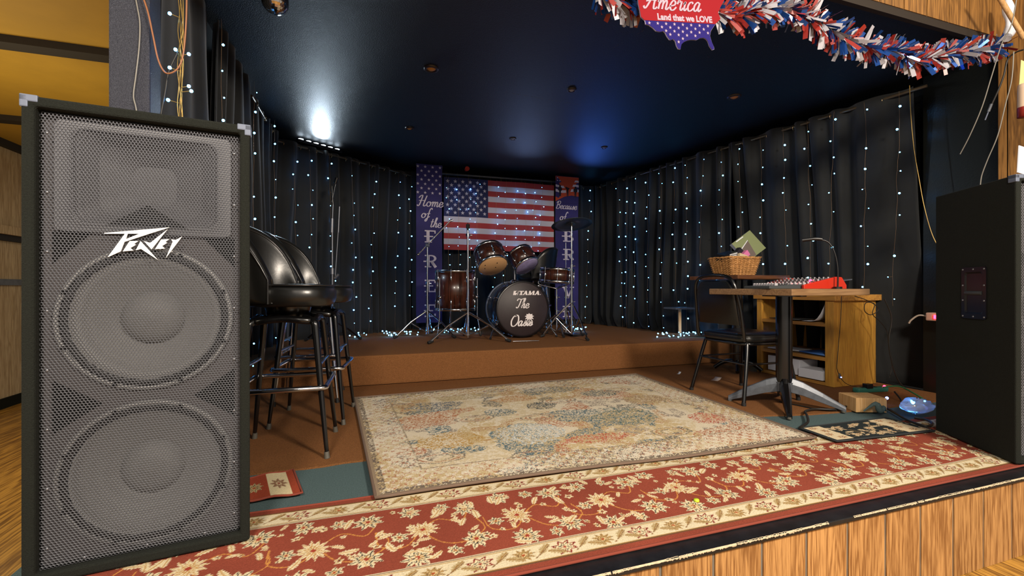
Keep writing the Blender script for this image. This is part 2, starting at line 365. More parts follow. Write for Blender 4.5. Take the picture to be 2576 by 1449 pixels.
def serif(mb, ch, x, y, w, h, fn, mi=0, t=.24, s=.1):
    """slab-serif capital with a mid spur"""
    def bar(x0, y0, x1, y1, wd):
        d = Vector((x1-x0, y1-y0)); L = d.length; d /= L; nn = Vector((-d.y, d.x))*wd/2
        mb.prism([(x+(px)*w, y+py*h) for px, py in ((x0-nn.x, y0-nn.y), (x1-nn.x, y1-nn.y), (x1+nn.x, y1+nn.y), (x0+nn.x, y0+nn.y))], fn, .0004, .0018, mi)
    V = lambda xx, a=0, b=1: bar(xx, a, xx, b, t)
    Hh = lambda yy, a, b, q=s: bar(a, yy, b, yy, q)
    def arc(cx, cy, rx, ry, a0, a1, wd=t*.8):
        n = 9; P = [(cx+rx*math.cos(a0+(a1-a0)*i/n), cy+ry*math.sin(a0+(a1-a0)*i/n)) for i in range(n+1)]
        Q = [(cx+(rx-wd)*math.cos(a0+(a1-a0)*i/n), cy+(ry-s)*math.sin(a0+(a1-a0)*i/n)) for i in range(n+1)]
        for i in range(n): mb.prism([(x+p[0]*w, y+p[1]*h) for p in (P[i], P[i+1], Q[i+1], Q[i])], fn, .0004, .0018, mi)
    if ch in 'FE':
        V(.3); Hh(.95, .05, .9); Hh(.5, 0, .7); Hh(.05, .05, .9 if ch == 'E' else .6); bar(.85, 1, .85, .75, .1)
        if ch == 'E': bar(.85, 0, .85, .25, .1)
    if ch == 'B':
        V(.3); Hh(.95, .05, .6); Hh(.5, -.05, .6); Hh(.05, .05, .6); arc(.55, .74, .36, .26, -PI/2, PI/2); arc(.58, .26, .4, .26, -PI/2, PI/2)
    if ch == 'R':
        V(.3); Hh(.95, .05, .6); Hh(.48, -.05, .6); Hh(.05, .05, .55); arc(.55, .72, .4, .28, -PI/2, PI/2); bar(.55, .5, .9, 0, t*.9)
    if ch == 'A':
        bar(.15, 0, .5, 1, s*1.2); bar(.5, 1, .85, 0, t); Hh(.35, .2, .75); Hh(.04, 0, .35); Hh(.04, .65, 1.05)
    if ch == 'V':
        bar(.2, 1, .5, 0, t); bar(.85, 1, .5, 0, s*1.2); Hh(.96, 0, .42); Hh(.96, .65, 1.0)
def star_poly(cx, cy, r, rot=0):
    return [(cx+(r if k % 2 == 0 else r*.4)*math.sin(rot+k*PI/5), cy+(r if k % 2 == 0 else r*.4)*math.cos(rot+k*PI/5)) for k in range(10)]
def font_text(mb, txt, size, fn, mi=0, bold=0.0, shear=0.0, space=1.0, x=0, y=0, xs=1.0):
    cu = bpy.data.curves.new('t', 'FONT'); cu.body = txt; cu.size = size; cu.offset = bold; cu.shear = shear; cu.space_character = space
    cu.resolution_u = 3
    o = bpy.data.objects.new('t', cu); COL.objects.link(o); dg = bpy.context.evaluated_depsgraph_get(); dg.update()
    me = bpy.data.meshes.new_from_object(o.evaluated_get(dg))
    mb.add([fn(x+v.co.x*xs, y+v.co.y, .0012) for v in me.vertices], [tuple(p.vertices) for p in me.polygons], mi)
    bpy.data.objects.remove(o); bpy.data.curves.remove(cu); bpy.data.meshes.remove(me)
ORD = ['first','second','third','fourth','fifth','sixth','seventh','eighth','ninth','tenth','eleventh','twelfth','thirteenth','fourteenth','fifteenth','sixteenth','seventeenth','eighteenth','nineteenth','twentieth']
# ================================================================== THE ROOM
CEIL = 2.27; RIS = 0.235; RY = 3.57
m = MB(); m.box((-7, -3, -.42), (7, 9.5, -.32)); struct('floor', m, M['floorw'])
m = MB(); m.box((-.87, 1.065, -.319), (4.2, 6.3, -.004)); struct('stage_platform', m, M['blackwall'])
m = MB(); m.box((-.87, 1.108, -.004), (3.84, 6.0, 0.0)); struct('teal_carpet', m, M['teal'])
# rust carpet sheet with a wandering, cut front edge
m = MB(); front = []
r2 = random.Random(3)
for i in range(61):
    x = -.86+i*(3.84+.86)/60
    y = 2.035 + .012*math.sin(x*7)+r2.uniform(-.006, .006)
    if x > 2.0: y -= (x-2.0)*.16
    if x > 2.75: y = max(y, 1.9)
    front.append((x, y))
vs = []
for x, y in front: vs += [(x, y, 0.0), (x, y, .008), (x, RY, .008)]
fs = []
for i in range(60):
    a = 3*i; fs += [(a, a+1, a+4, a+3), (a+1, a+2, a+5, a+4)]
m.add(vs, fs); struct('lower_carpet', m, M['carpet'])
m = MB(); m.box((-.86, RY+.002, .008), (3.84, 6.0, RIS), bev=.012)
struct('drum_riser', m, M['carpet'])
# fascia boards
m = MB(); x = -.86; bi = 0
r3 = random.Random(5)
while x < 4.3:
    m.box((x+.0055, 1.048, -.319), (x+.1775, 1.063, -.012)); x += .183
fas = struct('stage_front_panel', m, M['pine'])
m = MB(); x = -.86
while x < 4.3: m.box((x-.005, 1.0515, -.319), (x+.005, 1.0635, -.012)); x += .183
struct('trim_1', m, M['gapw'])
m = MB(); m.box((-.88, 1.036, -.016), (4.3, 1.108, 0.0), bev=.003); struct('trim_2', m, M['nosing'])
# chipped paint along the front arris
m = MB(); x = .3; r4 = random.Random(9)
while x < 4.2:
    L = r4.uniform(.02, .16); h1 = r4.uniform(.001, .0065); dd = r4.uniform(.0, .003)
    if r4.random() < .95:
        n = max(2, int(L/.004)); top = [(x+L*i/n, 1.0348-.0004, -.003-.001*r4.random()) for i in range(n+1)]
        bot = [(x+L*i/n, 1.0344, -.0033-h1*r4.random()**1.6) for i in range(n+1)]
        up = [(x+L*i/n, 1.037+dd*r4.uniform(.2, 1), .0006) for i in range(n+1)]
        vs = top+bot+up; k = n+1
        m.add(vs, [(i, i+1, k+i+1, k+i) for i in range(n)]+[(i, i+1, 2*k+i+1, 2*k+i) for i in range(n)])
    x += L+r4.uniform(-.004, .006)
struct('trim_3', m, M['chip'])
# black ceiling with seams
m = MB(); m.box((-.86, 1.67, CEIL), (4.05, 6.2, CEIL+.06)); struct('ceiling', m, M['ceil'])
m = MB()
for (a, b) in (((1.2, 1.9), (3.6, 2.35)), ((2.0, 2.35), (3.4, 2.62)), ((1.62, 2.1), (1.5, 2.5)), ((.9, 3.3), (1.7, 3.34))):
    a = Vector((*a, CEIL)); b = Vector((*b, CEIL)); n = int((b-a).length/.03)
    for i in range(n):
        if r4.random() < .45: 
            p = a.lerp(b, i/n); q = a.lerp(b, (i+r4.uniform(.2, .8))/n); m.cyl(p, q, .0012, n=5)
struct('trim_4', m, M['rod'])
# walls of the stage
m = MB(); m.box((-.86, 2.05, 0), (-.84, 6.0, CEIL)); struct('wall_left', m, M['blackwall'])
m = MB(); m.box((-.86, 5.96, 0), (4.02, 6.0, CEIL)); struct('wall_back', m, M['blackwall'])
m = MB(); m.box((3.84, 1.71, 0), (4.0, 2.12, CEIL)); m.box((3.96, 2.12, 0), (4.02, 6.0, CEIL)); struct('wall_right', m, M['blackwall'])
# header boards over the opening
m = MB(); x = -.86
while x < 3.95:
    m.box((x+.004, 1.66, CEIL+.025), (x+.191, 1.675, 3.2)); x += .195
struct('header_boards', m, M['pinedark'])
m = MB(); m.box((-.86, 1.664, CEIL-.02), (3.9, 1.69, CEIL+.03)); m.box((-.86, 1.676, CEIL+.0), (3.9, 1.69, 3.2)); struct('trim_5', m, M['gapd'])
# right hand corner of the proscenium
m = MB(); m.box((3.80, 1.40, -.3), (3.84, 1.66, 3.2)); m.box((3.80, 1.655, -.3), (3.838, 1.70, CEIL)); 
m.box((3.84, 1.1, -.3), (3.88, 1.40, 3.2))
struct('wall_side', m, M['pinedark'])
# side room to the left
m = MB()
y = 2.2
while y < 8.5: m.box((-3.06, y+.003, -.25), (-3.03, y+.237, 2.06)); y += .24
m.box((-3.1, 2.2, -.32), (-3.062, 8.5, 2.06), mi=1)
struct('wall_far_left', m, [M['wallwood'], M['gapd']])
m = MB(); m.box((-3.03, 2.2, 1.225), (-2.97, 8.5, 1.30)); m.box((-3.03, 2.2, 1.17), (-3.0, 8.5, 1.225), mi=1); m.box((-3.03, 2.2, .775), (-3.01, 8.5, .83), mi=2)  # dark strip under the rail stands in for the rail's shadow
struct('trim_6', m, [M['wallwood'], M['beam_and_shadow'], M['steel']])
m = MB(); m.box((-3.03, 2.2, -.32), (-3.01, 8.5, -.23)); struct('baseboard_left', m, M['spkcarpetg'])
m = MB(); m.box((-3.1, 2.2, 2.06), (-.862, 8.5, 2.12)); m.box((-3.1, 2.2, 2.12), (-.862, 2.26, 3.2)); struct('ceiling_side', m, M['mustard'])
m = MB()
for y in (3.02, 4.42, 5.8): m.box((-3.03, y, 2.02), (-.862, y+.10, 2.06))
m.box((-3.03, 2.2, 2.0), (-2.98, 8.5, 2.06))
struct('trim_7', m, M['beam_and_shadow'])
m = MB(); m.box((-3.1, 8.5, -.32), (-.86, 8.56, 2.12)); struct('wall_far_back', m, M['wallwood'])
m = MB(); m.box((-.851, 1.95, -.0), (-.729, 2.045, 2.9), bev=.006)
struct('pillar', m, M['glitter'])
m = MB(); m.box((-.862, 2.10, 0), (-.80, 2.16, CEIL)); struct('trim_8', m, M['oakh'])

# ------------------------------------------------------------------ recessed lamps in the black ceiling, mirror ball
cans = [(1085, 172, .05, 'amber recessed ceiling lamp nearest the front left of the black ceiling'),
        (1438, 225, .035, 'small frosted recessed lamp in the middle of the black ceiling'),
        (1847, 243, .05, 'amber recessed ceiling lamp at the right of the black ceiling'),
        (1030, 322, .04, 'small amber recessed lamp above the left black curtain'),
        (1290, 348, .035, 'small frosted recessed lamp over the drum kit'),
        (1520, 370, .035, 'small frosted recessed lamp over the right banner')]
for px, py, r, lb in cans:
    c = Pz(px, py, CEIL); t = thing('ceiling_lamp', lb, 'ceiling lamp', (c.x, c.y, CEIL), 0, 'recessed lamps in the black ceiling')
    a = MB().lathe([(r*.6, -.001), (r*.75, -.012), (r, -.008), (r*1.05, -.0005)], n=24); a.build('trim_ring', M['canlight'], t)
    b = MB().lathe([(0, -.016), (r*.3, -.014), (r*.62, -.004)], n=20); b.build('lens', M['bulbw'] if 'amber' in lb else M['bulbw2'], t)
c = Pz(692, -12, 2.2)
t = thing('mirror_ball', 'small mirror ball hanging under the black ceiling at top left', 'mirror ball', (c.x, c.y, CEIL))
m = MB(); R = .062; k = 16
for j in range(1, k):
    p0, p1 = PI*(j-.5)/k+.006, PI*(j+.5)/k-.006; nn = max(6, int(2*k*math.sin(PI*j/k)))
    for i in range(nn):
        a0, a1 = 2*PI*i/nn+.02, 2*PI*(i+1)/nn-.02
        q = [Vector((math.sin(p)*math.cos(a), math.sin(p)*math.sin(a), math.cos(p)))*R+Vector((0, 0, -.10)) for p, a in ((p0, a0), (p0, a1), (p1, a1), (p1, a0))]
        m.add(q, [(0, 1, 2, 3)])
m.ball((0, 0, -.10), R*.985, 20); m.build('ball', M['mirror'], t)
MB().cyl((0, 0, 0), (0, 0, -.045), .004).build('hanger', M['canlight'], t)

# ================================================================== CURTAINS
NL = [(-.79, 2.17), (-.79, 4.71)]; DG = [(-.79, 4.71), (.57, 5.68)]; BK = [(.57, 5.68), (3.12, 5.68)]; RT = [(3.13, 5.62), (3.73, 2.12)]
def curtain(label, a, b, z0, z1, pleats, amp=.035, seed=0, rings=0, flare=.3, side=1, lean=.0, puddle=0):
    a = Vector((*a, 0)); b = Vector((*b, 0)); L = (b-a).length; e = (b-a)/L; n = Vector((e.y, -e.x, 0))*side
    loc = (a+b)/2; rz = math.atan2(e.y, e.x)
    t = thing('curtain', label, 'curtain', (loc.x, loc.y, z0), rz, 'black curtains round the stage')
    rr = random.Random(seed); nx = max(24, int(pleats*12)); nz = 26; H = z1-z0
    ph = [rr.uniform(0, 6.3) for _ in range(5)]
    vs = []
    sgn = -side
    for j in range(nz+1):
        v = j/nz; z = H*v
        for i in range(nx+1):
            u = i/nx; s_ = u*pleats+.25*math.sin(u*7+ph[0])+(1-v)*.25*math.sin(u*5+ph[1])
            am = amp*(.55+.45*math.sin(u*9+ph[2])**2)*(1+flare*(1-v))
            w = math.cos(2*PI*s_); w = math.copysign(abs(w)**.8, w)
            off = w*am+.012*math.sin(v*6+u*4+ph[3])+.35*am*math.sin(2*PI*s_*2.0+ph[4])*(1-v)
            if puddle and v < .06: off -= (1-v/.06)*.10*(.6+.4*math.sin(s_*3+ph[1]))*1.0
            x = -L/2+u*L+(1-v)*.03*math.sin(s_*2+ph[2])
            vs.append((x, off*1.0*(-sgn)*-1+lean*(1-v)**1.0, z))
    fs = [(j*(nx+1)+i, j*(nx+1)+i+1, (j+1)*(nx+1)+i+1, (j+1)*(nx+1)+i) for j in range(nz) for i in range(nx)]
    m = MB().add(vs, fs, 0, True); o = m.build('cloth', M['curtain'], t)
    md = o.modifiers.new('thick', 'SOLIDIFY'); md.thickness = .0025
    for k in range(rings):
        u = (k+.5)/rings
        q = MB(); P = [(-L/2+u*L+.0*math.cos(p), .022*math.cos(p)*.9, H-.035+.022*math.sin(p)) for p in [2*PI*i/16 for i in range(16)]]
        q.tube(P, .0035, 6, closed=True); q.build('grommet', M['brass'], t)
    return t
def seg(L, t0, t1):
    a, b = Vector(L[0]), Vector(L[1]); return tuple(a.lerp(b, t0)), tuple(a.lerp(b, t1))
curtain('flat grey-black curtain panel just behind the textured pillar', *seg(NL, 0, .28), .01, 2.26, 1.2, .02, 1, 0)
curtain('black pleated curtain on the left wall, second behind the pillar', *seg(NL, .29, .62), .01, 2.26, 5, .03, 2, 0)
curtain('black pleated curtain on the left wall, nearest the lit corner', *seg(NL, .63, 1), .01, 2.22, 5, .035, 3, 3)
curtain('black curtain across the back left corner, left half under the light bar', *seg(DG, 0, .5), RIS, 2.17, 5, .035, 4, 5)
curtain('black curtain across the back left corner, half beside the left banner', *seg(DG, .5, 1), RIS, 2.17, 5, .03, 5, 5)
curtain('black curtain on the back wall behind the large flag', *seg(BK, 0, .5), RIS, 2.2, 7, .03, 6, 4)
curtain('black curtain on the back wall right of the large flag', *seg(BK, .5, 1), RIS, 2.2, 7, .035, 7, 4, puddle=1)
rts = [(0, .2, RIS, 'farthest curtain of the right wall, next to the back corner'), (.2, .4, RIS, 'black right wall curtain behind the small pedestal stand'),
       (.4, .6, RIS, 'black right wall curtain behind the wicker basket'), (.6, .8, .01, 'black right wall curtain behind the mixing table'),
       (.8, 1.0, .01, 'grey-black curtain nearest the front of the right wall, beside the tall speaker')]
for i, (a, b, z, lb) in enumerate(rts):
    curtain(lb, *seg(RT, a, b), z, 2.19, [4.5, 4.5, 4, 3.5, 3][i], [.035, .035, .04, .045, .03][i], 20+i, 3 if i < 4 else 2, flare=.45, puddle=1 if i < 3 else 0, lean=[0, 0, 0, .23, .20][i])
# rods
def rod(label, pts, r=.011, cat='curtain rod', m_=None):
    o = MB().tube(pts, r, 10).build('curtain_rod', m_ or M['rod']); base(o, pts[0]); return tag(o, label, cat)
rod('dark curtain rod along the right wall under the ceiling', [(3.13, 5.62, 2.16), (3.735, 2.04, 2.16)])
rod('curtain rod across the back left corner below the light bar', [(-.79, 4.71, 2.145), (.57, 5.66, 2.145)])
rod('curtain rod along the left wall of the stage', [(-.79, 3.8, 2.19), (-.79, 4.70, 2.19)])
a = Py(1112, 437, 5.58); b = Py(1400, 458, 5.58)
rod('pale metal rod above the large flag between the two banners', [(a.x, a.y+.01, CEIL), tuple(a), tuple(b), (b.x, b.y+.01, CEIL)], .013, m_=M['steel'])
# light bar in the left corner
t = thing('light_bar', 'bright white stage light bar glowing behind the left corner curtain', 'stage light', (-.42, 5.03, 2.2), math.atan2(.97, 1.36))
MB().box((-.24, -.03, .0), (.24, .03, .03), bev=.006).build('housing', M['blackplastic'], t)
for k in range(6):
    MB().cyl((-.2+k*.08, -.0, .03), (-.2+k*.08, 0, .04), .02, .024, 12).build('lamp_lens', mat('cool_white_lens', 'e8f4ff', .3, emit='dcefff', estr=12) if k == 0 else bpy.data.materials['cool_white_lens'], t)
# ================================================================== FAIRY LIGHTS
bulbme = {}
def strand(label, x, y, ztop, zbot, nrm, seed, group, step=.15, skip=(), wander=.03, wm='wire'):
    rr = random.Random(seed); t = thing('fairy_light_strand', label, 'string light', (x, y, zbot), 0, group)
    e = Vector((-nrm.y, nrm.x, 0)); H = ztop-zbot; P = []; n = int(H/.07); dx = 0; tilt = rr.uniform(-.05, .05)
    for i in range(n+1):
        z = H*(1-i/n); dx += rr.uniform(-.006, .006); P.append(e*(dx*wander/.03+tilt*(i/n)*1.2)+nrm*(.002*math.sin(i))+Vector((0, 0, z)))
    MB().tube(P, .0009, 4, sm=2).build('wire', M[wm], t)
    z = H-rr.uniform(.05, .16); k = 0
    while z > .03:
        f = (1-z/H)*n; i = min(int(f), n-1); p = P[i].lerp(P[i+1], f-i); sd = rr.choice((-1, 1)); q = p+e*(sd*rr.uniform(.004, .028))+nrm*rr.uniform(.0, .012)+Vector((0, 0, -rr.uniform(0, .01)))
        s_ = rr.choice((1, 1, .9, .75, .6, .5, .45))*(.8 if step < .13 else 1)
        b = MB(); b.cyl(p, q, .0009, .0016, 5, mi=1); b.ball(q, .0074*s_, 8); b.build('bulb', [M['bulb'], M[wm]], t)
        z -= step*rr.uniform(.85, 1.12); k += 1
        if rr.random() < .08: z -= step
    return t
def inward(a, b, toward=(1.3, 3.2)):
    e = Vector((b[0]-a[0], b[1]-a[1])).normalized(); n = Vector((e.y, -e.x)); mid = Vector(((a[0]+b[0])/2, (a[1]+b[1])/2))
    return Vector((n.x, n.y, 0)) * (1 if n.dot(Vector(toward)-mid) > 0 else -1)
nR = inward(*RT); RTo = [(p[0]+nR.x*.075, p[1]+nR.y*.075) for p in RT]
for i, px in enumerate([2262, 2175, 2098, 2030, 1968, 1912, 1858, 1815, 1768, 1728, 1695, 1662, 1628, 1600, 1578, 1556]):
    p = Pl(px, 600, *RTo)
    zb = RIS+.01 if p.y > RY+.05 else .05
    if i < 3: zb = .62
    if i == 3: zb = .78
    if p.y > RY-.2 and p.y <= RY+.05: zb = .3
    strand('fairy light strand on the right wall curtain, %s from the tall right speaker' % ORD[i], p.x, p.y, 2.16, zb, nR, 100+i, 'fairy light strands on the right wall curtain')
nB = Vector((0, -1, 0))
for i, px in enumerate([1487, 1510, 1532]):
    p = Py(px, 600, 5.6); strand('fairy light strand on the back curtain, %s right of the right banner' % ORD[i], p.x, p.y, 2.18, RIS+.01, nB, 200+i, 'fairy light strands right of the banners')
for i, px in enumerate([1128, 1154, 1178, 1203, 1250, 1274, 1297, 1322, 1345, 1366]):
    p = Py(px, 600, 5.47); zb = .45 if i < 6 else 1.1
    strand('fairy light strand hanging over the large flag, %s from its left edge' % ORD[i], p.x, p.y, 2.13, zb, nB, 300+i, 'fairy light strands over the flag', step=.12, wander=.01, wm='goldcord')
for i, px in enumerate([1066, 1096]):
    p = Py(px, 600, 5.5); strand('fairy light strand over the %s side of the left banner' % ('left', 'right')[i], p.x, p.y, 2.0, .5, nB, 330+i, 'fairy light strands over the left banner', step=.22, wm='wireblue')
nD = inward(*DG); DGo = [(p[0]+nD.x*.07, p[1]+nD.y*.07) for p in DG]
for i, px in enumerate([740, 778, 830, 884, 945, 1002, 1034]):
    p = Pl(px, 600, *DGo); strand('fairy light strand on the left corner curtain, %s from its left end' % ORD[i], p.x, p.y, 2.12, RIS+.01, nD, 400+i, 'fairy light strands on the left corner curtain')
nN = Vector((1, 0, 0))
for i, px in enumerate([556, 640, 690]):
    p = Px(px, 600, -.72); strand('fairy light strand on the left wall curtain, %s behind the pillar' % ORD[i], p.x, p.y, 2.2, .05, nN, 450+i, 'fairy light strands on the left wall curtain')
# bundle hanging beside the pillar
t = thing('fairy_light_bundle', 'twisted gold wire bundle of fairy lights hanging beside the pillar', 'string light', (-.645, 1.98, .9))
for k in range(5):
    rr = random.Random(60+k); P = [Vector((.006*math.sin(i*.9+k*2)+rr.uniform(-.004, .004), .006*math.cos(i*.8+k)+k*.002, 1.37-i*.07)) for i in range(20)]
    MB().tube(P, .0014, 5, sm=3).build('wire', M['goldcord'], t)
for z, dx in ((.86, -.03), (.73, -.012), (.72, .03), (.66, -.03), (.60, .03), (.583, .038), (.54, -.035), (.42, .02), (1.05, .02)):
    b = MB(); b.cyl((0, 0, z), (dx, -.012, z+.004), .001, .0016, 5, mi=1); b.ball((dx, -.012, z+.004), .0062, 8); b.build('bulb', [M['bulb'], M['goldcord']], t)
def pile(label, c, rx, ry, n, seed, ang=0):
    rr = random.Random(seed); t = thing('fairy_light_pile', label, 'string light', c, ang, 'loose fairy lights heaped on the floor')
    P = [(rr.gauss(0, rx*.55), rr.gauss(0, ry*.55), rr.uniform(.004, .05)) for _ in range(n+6)]
    MB().tube(P, .0012, 4, sm=5).build('wire', M['wire'], t)
    for p in P[:n]: MB().ball((p[0], p[1], p[2]+.006), .0068*rr.choice((1, 1, .7)), 8).build('bulb', M['bulb'], t)
def pz(px, py, z=RIS+.003): p = Pz(px, py, z); return (p.x, p.y, z)
pile('heap of fairy lights on the riser behind the bar stools', pz(903, 850), .07, .03, 9, 1)
pile('heap of fairy lights on the riser left of the drum kit', pz(1000, 846), .16, .05, 22, 2)
pile('heap of fairy lights on the riser behind the floor tom', pz(1140, 838), .25, .06, 26, 3)
pile('heap of fairy lights on the riser below the cymbal stand', pz(1448, 833), .13, .07, 16, 4)
pile('heap of fairy lights on the riser around the small pedestal stand', pz(1700, 849), .32, .05, 30, 5, -.2)
pile('heap of fairy lights on the riser behind the black chair', pz(1815, 850), .14, .06, 14, 6)
# ================================================================== RUGS (pattern woven as point colours)
def vnoise(nx, ny, cell, seed):
    g = np.random.default_rng(seed).random((ny//cell+3, nx//cell+3)); yy = np.arange(ny)/cell; xx = np.arange(nx)/cell
    y0 = yy.astype(int); x0 = xx.astype(int); fy = (yy-y0)[:, None]; fx = (xx-x0)[None, :]; fy = fy*fy*(3-2*fy); fx = fx*fx*(3-2*fx)
    return (g[y0][:, x0]*(1-fx)+g[y0][:, x0+1]*fx)*(1-fy)+(g[y0+1][:, x0]*(1-fx)+g[y0+1][:, x0+1]*fx)*fy
def C3(h): return np.array(lin(h))
class Canvas:
    def __init__(s, L, W, res, base_):
        s.res = res; s.nx = int(L/res)+1; s.ny = int(W/res)+1; s.L = L; s.W = W
        s.X, s.Y = np.meshgrid(np.linspace(0, L, s.nx), np.linspace(0, W, s.ny)); s.A = np.tile(C3(base_), (s.ny, s.nx, 1))
    def win(s, cx, cy, r):
        x0 = max(int((cx-r)/s.res), 0); x1 = min(int((cx+r)/s.res)+2, s.nx); y0 = max(int((cy-r)/s.res), 0); y1 = min(int((cy+r)/s.res)+2, s.ny)
        return (slice(y0, y1), slice(x0, x1)) if x1 > x0 and y1 > y0 else None
    def flower(s, cx, cy, r, n, rot, cols, asp=1.0):
        w = s.win(cx, cy, r*1.3)
        if w is None: return
        c, s_ = math.cos(rot), math.sin(rot); dx = s.X[w]-cx; dy = s.Y[w]-cy; a = (dx*c+dy*s_); b = (-dx*s_+dy*c)/asp
        rr = np.hypot(a, b)/r; th = np.arctan2(b, a); edge = .80+.20*np.cos(n*th)+.06*np.cos(3*n*th+1)
        A = s.A[w]
        A[rr < edge] = cols[0]
        A[(rr < edge*.92) & (np.cos(2*n*th+.6) > .72) & (rr > .42)] = cols[1]
        A[(rr < edge*.52)] = cols[2]
        A[(rr < edge*.50) & (np.cos(n*th+.5) > .35)] = cols[0]
        A[(np.abs(rr-.55*edge) < .05)] = cols[1]
        A[rr < .16] = cols[3]
        s.A[w] = A
    def curve(s, pts, wd, col):
        P = smooth_pts([(p[0], p[1], 0) for p in pts], 10)
        for a, b in zip(P[:-1], P[1:]):
            L = (b-a).length; k = max(1, int(L/(s.res*.6)))
            for i in range(k):
                p = a.lerp(b, i/k); w = s.win(p.x, p.y, wd)
                if w is None: continue
                q = np.hypot(s.X[w]-p.x, s.Y[w]-p.y) < wd*.5; A = s.A[w]; A[q] = col; s.A[w] = A
    def leaf(s, cx, cy, l, wd, rot, col, col2):
        w = s.win(cx, cy, l)
        if w is None: return
        c, s_ = math.cos(rot), math.sin(rot); dx = s.X[w]-cx; dy = s.Y[w]-cy; a = (dx*c+dy*s_)/l; b = (-dx*s_+dy*c)/wd+.5*a*a
        q = (np.abs(a) < .5) & (np.abs(b) < .5*np.sqrt(np.clip(1-4*a*a, 0, 1))*(1+.25*np.cos(a*40))); A = s.A[w]; A[q] = col
        A[q & (np.abs(b) < .09) ] = col2; s.A[w] = A
    def mesh(s, name, parent, m_, zf, thick=.008, edge='rugedge', warp=None):
        A = s.A; nz = np.random.default_rng(5).random(A.shape[:2])[..., None]*.16+.92; A = np.clip(A*nz, 0, 1)
        me = bpy.data.meshes.new(name); Z = zf(s.X, s.Y); Xw, Yw = (s.X, s.Y) if warp is None else warp(s.X, s.Y)
        co = np.stack([Xw, Yw, Z], -1).reshape(-1, 3); nx, ny = s.nx, s.ny
        i = np.arange((ny-1)*(nx-1)); r = i//(nx-1); c = i % (nx-1); v = r*nx+c
        q = np.stack([v, v+1, v+nx+1, v+nx], -1)
        me.vertices.add(nx*ny); me.vertices.foreach_set('co', co.ravel().astype(np.float32))
        me.loops.add(q.size); me.loops.foreach_set('vertex_index', q.ravel().astype(np.int32))
        me.polygons.add(len(q)); me.polygons.foreach_set('loop_start', (np.arange(len(q))*4).astype(np.int32)); me.polygons.foreach_set('loop_total', np.full(len(q), 4, np.int32))
        at = me.color_attributes.new('Col', 'FLOAT_COLOR', 'POINT'); at.data.foreach_set('color', np.concatenate([A, np.ones((ny, nx, 1))], -1).ravel().astype(np.float32))
        me.materials.append(m_); me.update(calc_edges=True); me.validate()
        o = bpy.data.objects.new(name, me); COL.objects.link(o); o.parent = parent
        # bound edge all round
        ring = [(Xw[0, k], Yw[0, k], Z[0, k]) for k in range(0, nx, 12)]+[(Xw[k, -1], Yw[k, -1], Z[k, -1]) for k in range(0, ny, 12)]
        ring += [(Xw[-1, k], Yw[-1, k], Z[-1, k]) for k in range(nx-1, -1, -12)]+[(Xw[k, 0], Yw[k, 0], Z[k, 0]) for k in range(ny-1, -1, -12)]
        MB().tube([(a, b, c-.001) for a, b, c in ring], thick*.55, 6, closed=True).build('binding', M[edge], parent)
        return o
CR, DK, TN, RD, GD = C3('dacba6'), C3('3c3a38'), C3('b98f58'), C3('9c4030'), C3('c88a48')
def floral(cv, y0, y1, x0, x1, seed, big=.042, base_cols=None, dens=1.0, vine=GD):
    rr = random.Random(seed); cols = base_cols or [CR, DK, TN, RD]; cell = .31; W = y1-y0; n = int((x1-x0)/cell)+1
    for i in range(n):
        bx = x0+i*cell
        for k, (fx, fy, kind) in enumerate(((.0, .5, 'sun'), (.42, .22, 'big'), (.5, .8, 'big'), (.74, .47, 'mid'), (.22, .86, 'mid'), (.2, .12, 'mid'), (.9, .1, 'half'), (.86, .88, 'big2'))):
            x = bx+fx*cell+rr.uniform(-.012, .012); y = y0+W*fy+rr.uniform(-.008, .008)
            if kind == 'sun': cv.curve([(x, y), (x+.06, y+.05), (x+.13, y+.02), (x+.17, y+.1)], .004, vine); cv.curve([(x, y), (x-.05, y-.07), (x-.12, y-.05), (x-.13, y+.03)], .004, vine); cv.curve([(x, y), (x+.05, y-.08), (x+.12, y-.1), (x+.19, y-.05), (x+.18, y+.02)], .004, vine)
    for i in range(n):
        bx = x0+i*cell
        for (fx, fy, kind) in ((.0, .5, 'sun'), (.42, .22, 'big'), (.5, .8, 'big'), (.74, .47, 'mid'), (.22, .86, 'mid'), (.2, .12, 'mid'), (.9, .1, 'half'), (.86, .88, 'big2')):
            x = bx+fx*cell+rr.uniform(-.012, .012); y = y0+W*fy+rr.uniform(-.008, .008)
            R = {'sun': big, 'big': big*.95, 'mid': big*.55, 'half': big*.9, 'big2': big*.8}[kind]
            cv.flower(x, y, R, {'sun': 12, 'big': 8, 'mid': 6, 'half': 9, 'big2': 7}[kind], rr.uniform(0, 6), [cols[0], cols[1] if kind != 'sun' else cols[2], cols[2], cols[3]], rr.uniform(.72, 1))
        for _ in range(int(13*dens)):
            x = bx+rr.uniform(0, cell); y = rr.uniform(y0+.012, y1-.012); R = rr.uniform(.010, .018)
            w = cv.win(x, y, R)
            if rr.random() < .5: cv.flower(x, y, R, 5, rr.uniform(0, 6), [cols[0], cols[2], cols[1], cols[3]], rr.uniform(.6, 1))
            else: cv.leaf(x, y, R*3.4, R*1.2, rr.uniform(0, 6), cols[0], cols[2])
